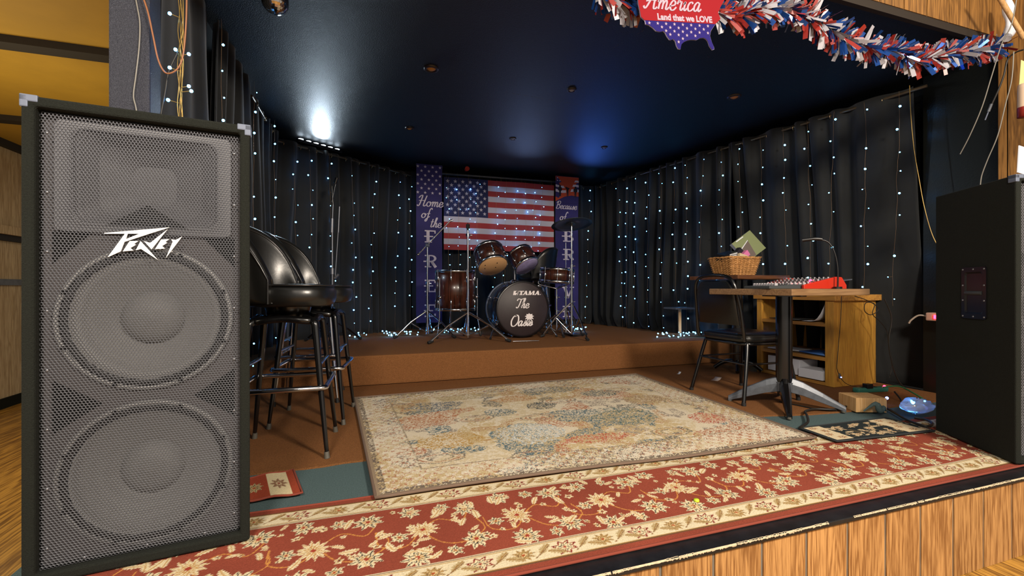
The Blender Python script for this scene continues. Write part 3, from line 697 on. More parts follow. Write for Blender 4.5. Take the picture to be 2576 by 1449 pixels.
def border(cv, ya, yb, flip=False):
    yc = (ya+yb)/2; h = yb-ya; sl = (cv.Y > ya) & (cv.Y < yb); cv.A[sl] = C3('d6c8a8')
    for y in (ya+.004, yb-.004): cv.A[np.abs(cv.Y-y) < .0022] = C3('6a4a34')
    for y in (ya+.009, yb-.009): cv.A[np.abs(cv.Y-y) < .0013] = C3('a8854c')
    x = .05; k = 0; rr = random.Random(8)
    while x < cv.L:
        if k % 2 == 0:
            cv.flower(x, yc, h*.46, 8, .3, [C3('8a3a30'), C3('6a2a24'), C3('d8c4a0'), C3('8a3a30')], .75)
            cv.flower(x, yc, h*.34, 8, .3, [C3('e0d0a8'), C3('4a4642'), C3('c0a888'), C3('98402f')], .75)
        else:
            cv.flower(x, yc, h*.38, 10, .1, [C3('a98a58'), C3('7a6040'), C3('d8c090'), C3('a0522f')], .8)
        for s_ in (-1, 1):
            cv.leaf(x+s_*.045+.02, yc+s_*h*.12, .055, .020, .6*s_+.2, C3('b09a70'), C3('94703e'))
        cv.curve([(x+.03, yc-h*.25), (x+.06, yc), (x+.09, yc+h*.28)], .0035, C3('8a6a48'))
        x += .125; k += 1
# red runner
RW = .575; RL = 4.55; RX0 = -.75; RY0 = 1.098
cv = Canvas(RL, RW, .0032, '8c4434')
cv.A *= (.86+.28*vnoise(cv.nx, cv.ny, 60, 3)[..., None])
floral(cv, .118, RW-.118, 0, RL, 4, big=.052, dens=2.0)
border(cv, .026, .116); border(cv, RW-.116, RW-.026)
t = thing('floral_runner', 'long red floral runner rug with cream borders along the stage front', 'rug', (RX0, RY0, 0))
cv.mesh('pile', t, M['rugattr'], lambda X, Y: .007+.0012*np.sin(X*9+Y*20)*np.clip(Y/.1, 0, 1), edge='rededge')
# cream distressed rug
LW, LH = 2.15, 1.64
cv = Canvas(LW, LH, .0042, 'c9b48e'); nx, ny = cv.nx, cv.ny
f1 = vnoise(nx, ny, 46, 1); f2 = vnoise(nx, ny, 22, 2); f3 = vnoise(nx, ny, 5, 3); f4 = vnoise(nx, ny, 2, 4); f5 = vnoise(nx, ny, 70, 5); f6 = vnoise(nx, ny, 9, 6)
rw = np.random.default_rng(3).random((ny, nx))
A = cv.A; A[:] = C3('cdbb98'); A[f1 > .52] = C3('dacdb4'); A[(f5 > .58)] = C3('c4ad80')
A[(f4*.6+f3*.4) > .54] = C3('dccfb6')
spk = f4*.55+rw*.45
def blot(mask, col, th=.5): A[mask & (spk > th)] = C3(col)
blot((f2+f5*.6) > 1.06, 'a87848', .55); blot((f1+f6*.5) > 1.03, '8f8378', .5); blot((vnoise(nx, ny, 38, 9)+f6*.3) > .93, '5a5a58', .5)
blot(vnoise(nx, ny, 50, 12) > .80, 'a8603c', .54); blot(vnoise(nx, ny, 44, 14) > .76, '3f6270', .5)
for (cx, cy, rx, ry, col, th) in ((.78, .50, .20, .17, '3d6878', .50), (.80, .5, .19, .16, 'd8dcd8', .62), (1.42, .62, .20, .16, '3f6468', .55), (.35, .95, .17, .10, 'b06a40', .5), (.45, 1.22, .18, .09, '34506a', .5), (1.05, .98, .10, .08, '3a464c', .46), (1.25, 1.35, .22, .1, '5a6468', .52),
                                  (.40, .52, .17, .12, 'b58a34', .52), (.62, 1.38, .15, .08, 'a89468', .5), (1.75, .9, .16, .10, '9a7a5a', .52), (1.1, .33, .2, .06, 'b8583a', .52), (1.85, .42, .12, .1, 'b84a34', .52), (1.55, 1.15, .14, .09, '47545a', .52), (.95, 1.2, .16, .08, 'b0783e', .54)):
    r_ = np.hypot((cv.X-cx)/rx, (cv.Y-cy)/ry); blot(r_ < 1+.3*(f6-.5), col, th); A[(np.abs(r_-.75) < .05) & (spk > .48)] = C3(col)*.8
for (cx, cy) in ((.3, .3), (.95, .75), (1.5, .3), (1.7, 1.2), (1.2, 1.05), (.6, .85), (.25, 1.3), (1.95, .8), (.7, .2), (1.3, .15)):
    for q in (.5, .75, 1): 
        r_ = np.hypot((cv.X-cx)/.11, (cv.Y-cy)/.06)+.15*(f6-.5); A[(np.abs(r_-q) < .06) & (spk > .42)] = C3('6d6258' if q != .75 else 'a0603c')
bd = np.minimum(np.minimum(cv.X, LW-cv.X), np.minimum(cv.Y, LH-cv.Y))
bw = (bd < .20); gx = ((cv.X*16) % 1 < .5) ^ ((cv.Y*16) % 1 < .5)
A[bw & gx & (spk > .66)] = C3('a8684c'); A[bw & ~gx & (spk > .58)] = C3('ded6c4'); A[(np.abs(bd-.20) < .006) & (spk > .4)] = C3('8a7a66')
A[(bd < .045) & (spk > .45)] = C3('5e5048'); A[(bd < .02)] = C3('8a7660')
cv.A[:] = cv.A*.88+C3('c8bba4')*.12
t = thing('distressed_rug', 'large cream distressed rug with faded teal and rust pattern in mid stage', 'rug', (0, 0, 0))
cc = [Pz(945, 1258, .012), Pz(2050, 1103, .012), Pz(1600, 942, .012), Pz(891, 1003, .012)]
def wrp(X, Y):
    u = X/LW; v = Y/LH; o = []
    for k in range(2):
        o.append((cc[0][k]*(1-u)+cc[1][k]*u)*(1-v)+(cc[3][k]*(1-u)+cc[2][k]*u)*v)
    o[1] = o[1]+.012*np.sin(u*5.5+.4)*(1-v); return o
cv.mesh('pile', t, M['rugattr'], lambda X, Y: .019+.003*np.sin(X*4.1)*np.sin(Y*3+1)+.004*np.exp(-((X-.95)/.25)**2)*(Y < .1), warp=wrp, thick=.011)
# dark floral mat at the right and red scrap at the left
DK2, CRM = C3('23282a'), C3('d2bc98')
cv = Canvas(.66, .30, .0032, '2a3032'); floral(cv, .03, .27, .06, .60, 9, big=.036, base_cols=[CRM, C3('7a5a3a'), C3('b09068'), C3('98503a')], dens=3.0, vine=C3('8a7450'))
for xa, xb in ((.02, .13), (.50, .63)):
    sl = (cv.X > xa) & (cv.X < xb) & (cv.Y > .02) & (cv.Y < .285); cv.A[sl] = C3('d8c6a4')
    for k in range(4): cv.flower((xa+xb)/2+.015*(-1)**k, .06+k*.065, .03, 7, k, [C3('c09a70'), C3('7a4030'), C3('e0d0b0'), C3('3a4444')], .8)
cA = Pz(2010, 1078, .014); cB = Pz(2105, 1112, .014); cC = Pz(2352, 1085, .014); cD = Pz(2228, 1052, .014)
t = thing('dark_floral_mat', 'small black floral mat with cream ends lying on the red runner at right', 'rug', (0, 0, 0))
def wrp2(X, Y):
    u = X/.66; v = Y/.30; return [(cB[k]*(1-u)+cC[k]*u)*(1-v)+(cA[k]*(1-u)+cD[k]*u)*v for k in range(2)]
cv.mesh('pile', t, M['rugattr'], lambda X, Y: .018+0*X, warp=wrp2, edge='darkedge')
cv = Canvas(.42, .24, .0032, '9c4630'); cv.A[(cv.X > .25) & (cv.X < .37)] = C3('d8c8a0')
cv.flower(.31, .12, .05, 8, 0, [C3('a08468'), C3('7a4a30'), C3('d8c8a0'), C3('8a3a30')]); cv.flower(.17, .12, .05, 9, 0, [C3('c8b080'), DK, TN, RD]); cv.flower(.06, .05, .04, 9, 0, [C3('c8b080'), DK, TN, RD])
t = thing('red_mat', 'small red mat with a cream end beside the bar stool feet', 'rug', (0, 0, 0))
cA = Pz(560, 1215, .014); cB = Pz(560, 1270, .014); cC = Pz(760, 1240, .014); cD = Pz(738, 1182, .014)
cv.mesh('pile', t, M['rugattr'], lambda X, Y: .016+.003*np.sin(X*30), warp=lambda X, Y: [(cB[k]*(1-X/.42)+cC[k]*X/.42)*(1-Y/.24)+(cA[k]*(1-X/.42)+cD[k]*X/.42)*(Y/.24) for k in range(2)], edge='rededge')
# ================================================================== PA SPEAKERS
def rrect(x0, z0, x1, z1, r, n=5):
    out = []
    for cx, cz, a0 in ((x1-r, z1-r, 0), (x0+r, z1-r, PI/2), (x0+r, z0+r, PI), (x1-r, z0+r, 1.5*PI)):
        for i in range(n+1): a = a0+PI/2*i/n; out.append((cx+r*math.cos(a), cz+r*math.sin(a)))
    return out
def ringloft(m, loops, mi=0, smooth=False, cap=False):
    n = len(loops[0]); vs = [v for l in loops for v in l]
    fs = [(j*n+i, j*n+(i+1) % n, (j+1)*n+(i+1) % n, (j+1)*n+i) for j in range(len(loops)-1) for i in range(n)]
    m.add(vs, fs, mi, smooth)
    if cap: m.add(loops[-1], [tuple(range(n))], mi)
SW, SH, SD = .487, 1.213, .457
def make_speaker(label, loc, rz, logo=True, left_handle=False):
    t = thing('pa_speaker', label, 'speaker', loc, rz, None)
    w, h, d = SW/2, SH, SD; rwid = .15
    # carpeted trapezoid cabinet, open at the front
    m = MB(); fr = .026
    o_f = [(-w, 0, 0), (w, 0, 0), (w, 0, h), (-w, 0, h)]; o_b = [(-rwid, d, 0), (rwid, d, 0), (rwid, d, h), (-rwid, d, h)]
    i_f = [(-w+fr, 0, fr), (w-fr, 0, fr), (w-fr, 0, h-fr), (-w+fr, 0, h-fr)]; i_b = [(-w+fr, .13, fr), (w-fr, .13, fr), (w-fr, .13, h-fr), (-w+fr, .13, h-fr)]
    ringloft(m, [i_b, i_f, o_f, o_b], cap=True)
    m.build('cabinet', M['spkcarpet'], t, bevel=.006)
    # baffle with port triangles
    m = MB(); m.box((-w+fr, .112, fr), (w-fr, .122, h-fr)); m.build('baffle', M['baffle'], t)
    m = MB(); cells = 120
    for zz in range(cells):
        za = fr+.001+(h-2*fr-.002)*zz/cells; zb = fr+.001+(h-2*fr-.002)*(zz+1)/cells; zm = (za+zb)/2; half = 0
        for zc in (.655, .232):
            if abs(zm-zc) < .19: half = max(half, math.sqrt(.19**2-(zm-zc)**2))
        if .895 < zm < 1.16: half = .185
        for s_ in (-1, 1): m.box((s_*max(half, .0), .044, za), (s_*(w-fr), .050, zb))
    m.build('front_board', M['baffle'], t)
    for tri in (((-.20, .50), (-.20, .36), (-.10, .43)), ((.20, .50), (.20, .36), (.10, .43)), ((-.20, .885), (-.20, .80), (-.12, .885)), ((.20, .885), (.20, .80), (.12, .885))):
        m = MB(); m.prism(list(tri), lambda x, y, q: (x, .0435-q, y), 0, .001); m.build('port', M['port'], t)
    for z, r in ((.655, .197), (.232, .197)):
        b = MB().lathe([(r, .0), (r, -.010), (r*.985, -.014), (r*.95, -.014), (r*.94, -.010), (r*.94, .06)], (0, .044, z), (0, 1, 0), 56)
        o = b.build('woofer', M['cone'], t)
        MB().lathe([(r*.945, -.010), (r*.92, -.017), (r*.90, -.011), (r*.88, -.017), (r*.85, -.008)], (0, .044, z), (0, 1, 0), 56).build('surround', M['surround'], o)
        MB().lathe([(r*.86, -.009), (r*.6, .018), (r*.34, .045)], (0, .044, z), (0, 1, 0), 56).build('cone', M['cone'], o)
        MB().lathe([(r*.37, .042), (r*.355, .030), (r*.26, .014), (r*.13, .005), (0.0, .002)], (0, .044, z), (0, 1, 0), 40).build('dust_cap', M['cone'], o)
        for k in range(8): a = PI/8+k*PI/4; MB().cyl((r*.955*math.cos(a), .027, z+r*.955*math.sin(a)), (r*.955*math.cos(a), .034, z+r*.955*math.sin(a)), .006, n=8).build('screw', M['rubber'], o)
    # horn
    loops = []
    for hx, z0, z1, y, r in ((.192, .885, 1.172, .066, .018), (.192, .885, 1.172, .030, .018), (.160, .905, 1.155, .028, .03), (.155, .91, 1.150, .034, .03), (.115, .935, 1.125, .070, .04), (.05, .975, 1.085, .100, .03)):
        loops.append([(x, y, z) for x, z in rrect(-hx, z0, hx, z1, r)])
    m = MB(); ringloft(m, loops, smooth=False, cap=True); hn = m.build('horn', M['hornm'], t)
    m = MB(); m.prism([(-.09, .905), (.09, .905), (.0, .965)], lambda x, y, q: (x, .030-q, y), 0, .003); m.build('horn_wedge', M['surround'], hn)
    # perforated steel grille (hexagonal holes), real openings
    gx0, gx1, gz0, gz1 = -w+fr+.001, w-fr-.001, fr+.001, h-fr-.001; p = .0074; rowh = p*.866; hr = p/math.sqrt(3); ir = hr*.78
    vs = []; fs = []; j = 0; z = gz0+hr
    while z < gz1-hr*.4:
        x = gx0+p/2+(p/2 if j % 2 else 0)
        while x < gx1-p*.3:
            o = len(vs)
            for rr_, yy in ((hr, .0205), (ir, .0195), (ir*.97, .0225)):
                for k in range(6):
                    a = PI/6+k*PI/3; vs.append((min(max(x+rr_*math.cos(a), gx0), gx1), yy, z+rr_*math.sin(a)))
            for l in (0, 6):
                for k in range(6): fs.append((o+l+k, o+l+(k+1) % 6, o+l+6+(k+1) % 6, o+l+6+k))
            x += p
        z += rowh; j += 1
    m = MB(); m.v = vs; m.f = fs; m.m = [0]*len(fs); m.sm = [False]*len(fs)
    g = m.build('grille', M['grille'], t, fix=False)
    for s_ in (-1, 1):
        for k in range(8): MB().ball((s_*(w-fr-.016), .0185, .08+k*.15), .0036, 8, sc=(1, .5, 1)).build('screw', M['screwm'], g)
    for k in range(3): MB().ball((-.13+k*.13, .0185, gz0+.012), .0036, 8, sc=(1, .5, 1)).build('screw', M['screwm'], g)
    for s_ in (-1, 1):
        m = MB(); a = s_*(w+.0015)
        m.box((a, -.002, h-.030), (a-s_*.016, .03, h+.0015), bev=.003); m.box((a, -.002, h-.016), (a-s_*.034, .03, h+.0018), bev=.003)
        m.build('corner_cap', M['silver'], t)
    # side handles
    for s_ in (-1, 1):
        if s_ == -1 and not left_handle: continue
        ex = Vector((s_*(w-rwid)*-1, d, 0)).normalized()   # along the side, rearwards
        nrm = Vector((s_*d, (w-rwid), 0)).normalized(); c0 = Vector((s_*w, 0, 0))
        def fn(u, v, q): return c0+ex*u+Vector((0, 0, v))+nrm*q
        hz, hu = .715, .215
        m = MB(); 
        for a, b, q in ((.070, .118, .0), (.070, .118, .006), (.050, .096, .006), (.046, .092, .001)):
            pass
        L = []
        for a, b, q in ((.072, .120, .0), (.072, .120, .006), (.052, .098, .006), (.046, .090, .0012), (.040, .080, .0008)):
            L.append([fn(hu+x, hz+z_, q) for x, z_ in rrect(-a, -b, a, b, .012)])
        ringloft(m, L, cap=True); hd = m.build('recessed_handle', M['blackplastic'], t)
        m = MB(); m.tube([fn(hu-.045, hz+.0, .004), fn(hu, hz+.0, .009), fn(hu+.045, hz, .004)], .009, 8, sm=4); m.build('grip_bar', M['greybox'], hd)
        for x, z_ in ((-.062, .11), (0, .11), (.062, .11), (-.062, .035), (.062, .035), (-.062, -.035), (.062, -.035), (-.062, -.11), (0, -.11), (.062, -.11)):
            MB().ball(fn(hu+x, hz+z_, .006), .0045, 8).build('rivet', M['screwm'], hd)
    if logo:
        back = MX[t.name].inverted()
        f0 = Vector(loc)+Matrix.Rotation(rz, 3, 'Z') @ Vector((0, .014, 0)); e = Matrix.Rotation(rz, 3, 'Z') @ Vector((1, 0, 0))
        def lp(zx, zy):
            q = Pl(240+zx/10.733, 550+zy/10.733, (f0.x, f0.y), (f0.x+e.x, f0.y+e.y)); q = back @ q; return (q.x, q.z)
        polys = [[(245,388),(2010,238),(1225,410),(245,408)], [(1200,405),(2010,238),(1480,405),(790,630),(830,555)],
                 [(805,405),(880,405),(830,555),(790,630),(690,885),(335,1045)], [(930,608),(1170,603),(1050,685),(1105,705),(950,795),(1035,860),(745,885)],
                 [(1225,608),(1690,1115),(1235,820),(1095,855)], [(1310,603),(1485,655),(1950,290),(1520,830)],
                 [(1780,565),(2000,555),(1895,628),(1945,655),(1805,740),(1880,808),(1615,825)], [(2050,560),(2170,580),(2345,485),(1905,1065),(2090,625)]]
        bk = MB(); bk.prism([lp(*q) for q in [(300,430),(900,410),(1950,300),(1800,560),(2330,500),(2080,800),(1950,850),(1500,850),(1200,900),(690,900),(420,1010),(700,600)]], lambda x, y, q: (x, .0165-q, y), 0, .001)
        lg = MB()
        for P in polys: lg.prism([lp(*q) for q in P], lambda x, y, q: (x, .0150-q, y), 0, .003)
        o = lg.build('logo_badge', M['white'], t); tag(o, 'white metal PEAVEY logo badge')
    return t
c1 = Vector((-.793, 1.418)); c2 = Vector((-.312, 1.484)); mid = (c1+c2)/2
make_speaker('tall black two-woofer loudspeaker with steel grille filling the left foreground', (mid.x, mid.y, .012), math.atan2(.066, .481))
fl = Vector((2.592, 1.105)); e = Vector((.945, -.327)).normalized(); c = fl+e*SW/2
make_speaker('tall black loudspeaker seen from its carpeted side at the right edge', (c.x, c.y, .012), math.atan2(e.y, e.x), logo=False, left_handle=True)
# ================================================================== SEATING
def barrel(m, r, z0, z1, a0, a1, thick, tilt=.05, mi=0):
    na, nt = 30, 10; loops = []
    for i in range(na+1):
        f = i/na; a = a0+(a1-a0)*f; e = 1-abs(2*f-1)**3.6; zt = z0+(z1-z0)*(.28+.72*e)
        L = []
        for j in range(nt+1):                     # inner face going up, roll, outer face down
            v = j/nt; rr_ = r-thick*.5*(.7+.5*math.sin(PI*v))+tilt*v*e
            L.append((rr_*math.cos(a), rr_*math.sin(a), z0+(zt-z0)*v))
        for j in range(1, 5): q = PI*j/5; L.append(((r+tilt*e+thick*.5*-math.cos(q)*.8)*math.cos(a), (r+tilt*e+thick*.5*-math.cos(q)*.8)*math.sin(a), zt+math.sin(q)*thick*.45))
        for j in range(nt+1):
            v = 1-j/nt; rr_ = r+thick*.45+tilt*v*e; L.append((rr_*math.cos(a), rr_*math.sin(a), z0+(zt-z0)*v))
        loops.append(L)
    n = len(loops[0]); vs = [v for l in loops for v in l]
    fs = [(i*n+j, i*n+(j+1) % n, (i+1)*n+(j+1) % n, (i+1)*n+j) for i in range(na) for j in range(n)]
    m.add(vs, fs, mi, True); m.add(loops[0], [tuple(range(n))], mi); m.add(loops[-1], [tuple(range(n))[::-1]], mi)
    return loops
def make_stool(label, loc, rz, leg_mat, chrome_legs=False, base_rot=0.0, sh=.76):
    t = thing('bar_stool', label, 'bar stool', loc, rz, 'black vinyl swivel bar stools')
    # seat facing +x
    zt = sh; m = MB(); R = .205; prof = [(0, zt-.002), (R*.7, zt), (R*.93, zt-.008), (R, zt-.03), (R*1.0, zt-.065), (R*.95, zt-.092), (R*.85, zt-.10), (0, zt-.10)]
    n = 40; vs = []
    for r, z in prof:
        for i in range(n):
            a = 2*PI*i/n; k = 1/(abs(math.cos(a))**5+abs(math.sin(a))**5)**.2; k = 1+(k-1)*.45
            vs.append((r*k*math.cos(a), r*k*math.sin(a)*1.0, z))
    m.add(vs, [(j*n+i, j*n+(i+1) % n, (j+1)*n+(i+1) % n, (j+1)*n+i) for j in range(len(prof)-1) for i in range(n)], 0, True)
    st = m.build('seat', M['vinyl'], t)
    P = []
    for i in range(n): a = 2*PI*i/n; k = 1/(abs(math.cos(a))**5+abs(math.sin(a))**5)**.2; k = 1+(k-1)*.45; P.append((R*.965*k*math.cos(a), R*.965*k*math.sin(a), zt-.006))
    MB().tube(P, .0045, 6, closed=True).build('piping', M['piping'], st)
    m = MB(); L = barrel(m, .215, zt-.085, zt+.27, PI-1.5, PI+1.5, .052); bk = m.build('backrest', M['vinyl'], t)
    for idx in (0, -1): pass
    inner = [l[10] for l in L]; outer = [l[15] for l in L]
    edge = [L[0][k] for k in range(0, 11)]+inner[1:-1]+[L[-1][k] for k in range(10, -1, -1)]
    MB().tube(edge, .005, 6).build('piping', M['piping'], bk)
    edge = [L[0][k] for k in range(len(L[0])-1, 14, -1)]+outer[1:-1]+[L[-1][k] for k in range(15, len(L[0]))]
    MB().tube(edge, .005, 6).build('piping', M['piping'], bk)
    MB().cyl((0, 0, zt-.155), (0, 0, zt-.10), .085, .10, 24).build('swivel', M['bmetal'], t)
    Rb = Matrix.Rotation(base_rot, 4, 'Z')
    m = MB(); q = .115; zr = zt-.165
    m.tube([Rb @ Vector(p) for p in ((-q, -q, zr), (0, -q-.01, zr+.012), (q, -q, zr), (q+.01, 0, zr+.012), (q, q, zr), (0, q+.01, zr+.012), (-q, q, zr), (-q-.01, 0, zr+.012))], .016, 10, closed=True, sm=4)
    m.build('leg_frame', leg_mat, t)
    for sx in (-1, 1):
        for sy in (-1, 1):
            pts = [(sx*.08, sy*.08, zr+.012), (sx*.125, sy*.125, zr-.005), (sx*.135, sy*.135, zr-.05), (sx*.158, sy*.158, .30), (sx*.185, sy*.185, .03)]
            m = MB(); m.tube([Rb @ Vector(p) for p in pts], lambda u: .0165-.0075*max(0, u-.45)/.55, 10, sm=5); lg = m.build('leg', leg_mat, t)
            m = MB(); m.cyl(Rb @ Vector((sx*.184, sy*.184, .028)), Rb @ Vector((sx*.187, sy*.187, 0)), .0105, .0125, 12); m.build('foot_cap', M['tip'] if not chrome_legs else M['rubber'], lg)
    q = .180; zf = .305; m = MB()
    pts = []
    for cx, cy, a0 in ((q, q, 0), (-q, q, PI/2), (-q, -q, PI), (q, -q, 1.5*PI)):
        for i in range(5): a = a0+PI/2*i/4; s1 = 1 if cx > 0 else -1; s2 = 1 if cy > 0 else -1; pts.append(Rb @ Vector((cx-s1*.03+.03*math.cos(a), cy-s2*.03+.03*math.sin(a), zf)))
    m.tube(pts, .0115, 10, closed=True); fr = m.build('footrest_ring', M['chrome'], t)
    m = MB()
    pts2 = [Rb @ Vector((-.150, s*.150, .40)) for s in (-1, 1)]; m.tube(pts2, .009, 8); m.build('stretcher', M['chrome'], t); m = MB(); pts2 = [Rb @ Vector((.150, s*.150, .40)) for s in (-1, 1)]; m.tube(pts2, .009, 8); m.build('stretcher', M['chrome'], t)
    return t
make_stool('black vinyl bar stool with barrel back nearest the big left speaker', (-.325, 2.30, .008), -.12, M['bmetal'], base_rot=.08)
make_stool('black vinyl bar stool in the middle of the row of three', (-.26, 2.80, .008), -.10, M['bmetal'], base_rot=-.02)
make_stool('bar stool with chrome legs farthest back, beside the carpeted riser', (-.33, 3.30, .008), -.05, M['chrome'], True)
make_stool('black barrel-backed stool standing behind the drum kit', (1.95, 5.0, RIS), 2.6, M['chrome'], True, sh=.70)
# stacking chair
t = thing('banquet_chair', 'black padded metal chair pulled up behind the mixing table', 'chair', (2.52, 2.44, .008), 0)
m = MB(); sx0, sx1, sy = -.20, .21, .205
P = rrect(sx0, -sy, sx1, sy, .07, 6)
loops = [[(x*k+.005*(1-k), y*k, z) for x, y in P] for k, z in ((.90, .385), (.99, .392), (1.0, .41), (.985, .43), (.9, .442), (.5, .447), (.05, .449))]
ringloft(m, loops, smooth=True, cap=True); m.add(loops[0], [tuple(range(len(P)))[::-1]]); st = m.build('seat', M['vinyl'], t)
MB().tube([(x*.995, y*.995, .425) for x, y in P], .005, 6, closed=True).build('piping', M['piping'], st)
m = MB(); m.tube([(x*.95, y*.95, .378) for x, y in P], .010, 8, closed=True); m.build('seat_frame', M['bmetal'], t)
bx = -.215
m = MB(); m.tube([(-.20, -.20, .40), (bx, -.205, .46), (bx-.02, -.195, .62), (bx-.045, -.175, .76), (bx-.052, -.12, .815), (bx-.055, 0, .828), (bx-.052, .12, .815), (bx-.045, .175, .76), (bx-.02, .195, .62), (bx, .205, .46), (-.20, .20, .40)], .0115, 10, sm=6); m.build('back_frame', M['bmetal'], t)
m = MB(); L = []
for j in range(13):
    v = j/12; z = .50+.285*v; hw = .180-.012*v-.05*max(0, v-.8)/.2; x = bx-.006-.04*v; th = .004+.020*math.sin(PI*min(max(v, .04), .96))**.4
    L.append([(x+th*math.cos(a), hw*(math.copysign(abs(math.sin(a))**.35, math.sin(a))), z) for a in [2*PI*i/28 for i in range(28)]])
ringloft(m, L, smooth=True, cap=True); m.add(L[0], [tuple(range(28))[::-1]]); m.build('backrest', M['vinyl'], t)
for xf, xt in ((-.245, -.165), (.215, .165)):
    for s_ in (-1, 1):
        m = MB(); m.tube([(xt, s_*.10, .392), (xt*1.0, s_*.165, .385), (xt*1.03, s_*.19, .34), (xf, s_*.235, .012)], .0125, 10, sm=6); lg = m.build('leg', M['bmetal'], t)
        MB().cyl((xf*.998, s_*.2345, .02), (xf, s_*.236, 0), .0135, n=12).build('foot_cap', M['rubber'], lg)
m = MB(); m.tube([(-.167, -.12, .392), (-.167, .12, .392)], .0125, 8); m.tube([(.167, -.12, .392), (.167, .12, .392)], .0125, 8); m.build('leg_frame', M['bmetal'], t)
for P_ in ([(-.20, -.205, .25), (.19, -.205, .25)], [(-.20, .205, .25), (.19, .205, .25)], [(-.195, -.20, .25), (-.195, .20, .25)]): MB().tube(P_, .007, 8).build('stretcher', M['bmetal'], t)
# ================================================================== TABLES
t = thing('pedestal_table', 'square wood-topped table on a black pedestal holding the mixers', 'table', (2.51, 2.12, .008))
m = MB(); m.box((-.305, -.305, .700), (.305, .305, .737), bev=.004); m.build('tabletop', M['laminate'], t)
m = MB(); m.cyl((0, 0, .09), (0, 0, .69), .046, n=28); m.cyl((0, 0, .69), (0, 0, .70), .12, n=28); m.build('column', M['bmetal'], t)
for k in range(4):
    a = PI/4+k*PI/2; c_, s_ = math.cos(a), math.sin(a); R4 = Matrix.Rotation(a, 4, 'Z')
    prof = [(.03, .14, .045, .030), (.10, .12, .040, .028), (.2, .075, .030, .022), (.315, .018, .016, .014)]
    L = [[R4 @ Vector((x, y*w_, z+q*h_)) for y, q in ((-1, -1), (1, -1), (1.0, .2), (.45, 1), (-.45, 1), (-1.0, .2))] for x, z, h_, w_ in prof]
    L = [[Vector((p.x, p.y, max(p.z, .004))) for p in l] for l in L]
    m = MB(); ringloft(m, L, cap=True); m.add(L[0], [tuple(range(6))[::-1]]); lg = m.build('base_foot', M['steel'] if k != 2 else M['bmetal'], t, bevel=.003)
    MB().cyl(R4 @ Vector((.305, 0, .0)), R4 @ Vector((.305, 0, .012)), .014, n=12).build('glide', M['tip'], lg)
MB().cyl((0, 0, .10), (0, 0, .155), .052, n=24).build('base_collar', M['steel'], t)
t = thing('pedestal_table', 'darker square table behind the black chair carrying the wicker basket', 'table', (3.19, 3.16, .008))
m = MB(); m.box((-.285, -.285, .815), (.285, .285, .850), bev=.006); m.build('tabletop', M['laminate2'], t)
MB().cyl((0, 0, .06), (0, 0, .815), .045, n=24).build('column', M['bmetal'], t)
for k in range(4):
    a = PI/4+k*PI/2; R4 = Matrix.Rotation(a, 4, 'Z'); m = MB()
    m.tube([R4 @ Vector(p) for p in ((.03, 0, .09), (.12, 0, .07), (.19, 0, .018))], .018, 8, sm=4); m.build('base_foot', M['bmetal'], t)
p = Pd(1707, 838, 4.72)
t = thing('pedestal_stand', 'tiny pedestal stand with a flat grey top by the right curtain', 'stand', (p.x, p.y-.02, RIS))
MB().box((-.13, -.10, .295), (.13, .10, .312), bev=.003).build('top_board', M['steel'], t)
MB().cyl((0, 0, .0), (0, 0, .295), .016, n=16).build('post', M['ply'], t)
# ------------------------------------------------------------------ open shelf cabinet
CX0, CX1, CY0, CY1 = 3.33, 3.85, 2.40, 3.08
t = thing('shelf_cabinet', 'open oak shelf cabinet with rounded end standing by the right curtain', 'cabinet', (3.5, 2.74, .008))
def cb(name, a, b, m_='oak', bev=.002): return MB().box(a, b, bev=bev).build(name, M[m_], t, world=True)
# side panel with rounded far corner
m = MB(); n = 8
path = [(CX0, CY0)]+[(CX0+.43, CY0)]+[(CX0+.43+.09*math.sin(a), CY0+.09-.09*math.cos(a)) for a in [PI/2*i/n for i in range(1, n+1)]]+[(CX1, CY0+.2)]
off = [(CX0, CY0+.02)]+[(CX0+.43, CY0+.02)]+[(CX0+.43+.07*math.sin(a), CY0+.09-.07*math.cos(a)) for a in [PI/2*i/n for i in range(1, n+1)]]+[(CX1-.02, CY0+.2)]
k = len(path); vs = [(x, y, z) for z in (.01, .655) for x, y in path+off]
fs = []
for i in range(k-1): fs += [(i, i+1, 2*k+i+1, 2*k+i), (k+i, k+i+1, 3*k+i+1, 3*k+i), (i, i+1, k+i+1, k+i), (2*k+i, 2*k+i+1, 3*k+i+1, 3*k+i)]
fs += [(0, k, 3*k, 2*k), (k-1, 2*k-1, 4*k-1, 3*k-1)]
m.add(vs, fs); m.build('side_panel', M['oak'], t, world=True)
cb('front_post', (CX0-.004, CY0-.004, .01), (CX0+.018, CY0+.062, .655))
cb('front_post', (CX0-.004, CY1-.05, .01), (CX0+.018, CY1, .655))
cb('side_panel', (CX0, CY1-.02, .01), (CX1-.02, CY1, .655))
cb('back_panel', (CX1-.03, CY0+.45, .01), (CX1-.02, CY1-.02, .655))
cb('shelf', (CX0, CY0+.02, .455), (CX1-.03, CY1-.02, .480), 'oakh'); cb('shelf', (CX0, CY0+.02, .195), (CX1-.03, CY1-.02, .222), 'oakh'); cb('bottom_board', (CX0, CY0+.02, .01), (CX1-.03, CY1-.02, .032), 'oakh')
m = MB(); cr = [(CX0-.025, CY0-.03), (CX0+.45, CY0-.03)]+[(CX0+.45+.10*math.sin(a), CY0-.03+.11-.11*math.cos(a)) for a in [PI/2*i/6 for i in range(1, 7)]]+[(CX1+.03, CY1+.02), (CX0-.025, CY1+.02)]
m.prism(cr, lambda x, y, q: (x, y, q), .655, .70); m.build('cabinet_top', M['oakh'], t, world=True, bevel=.003)
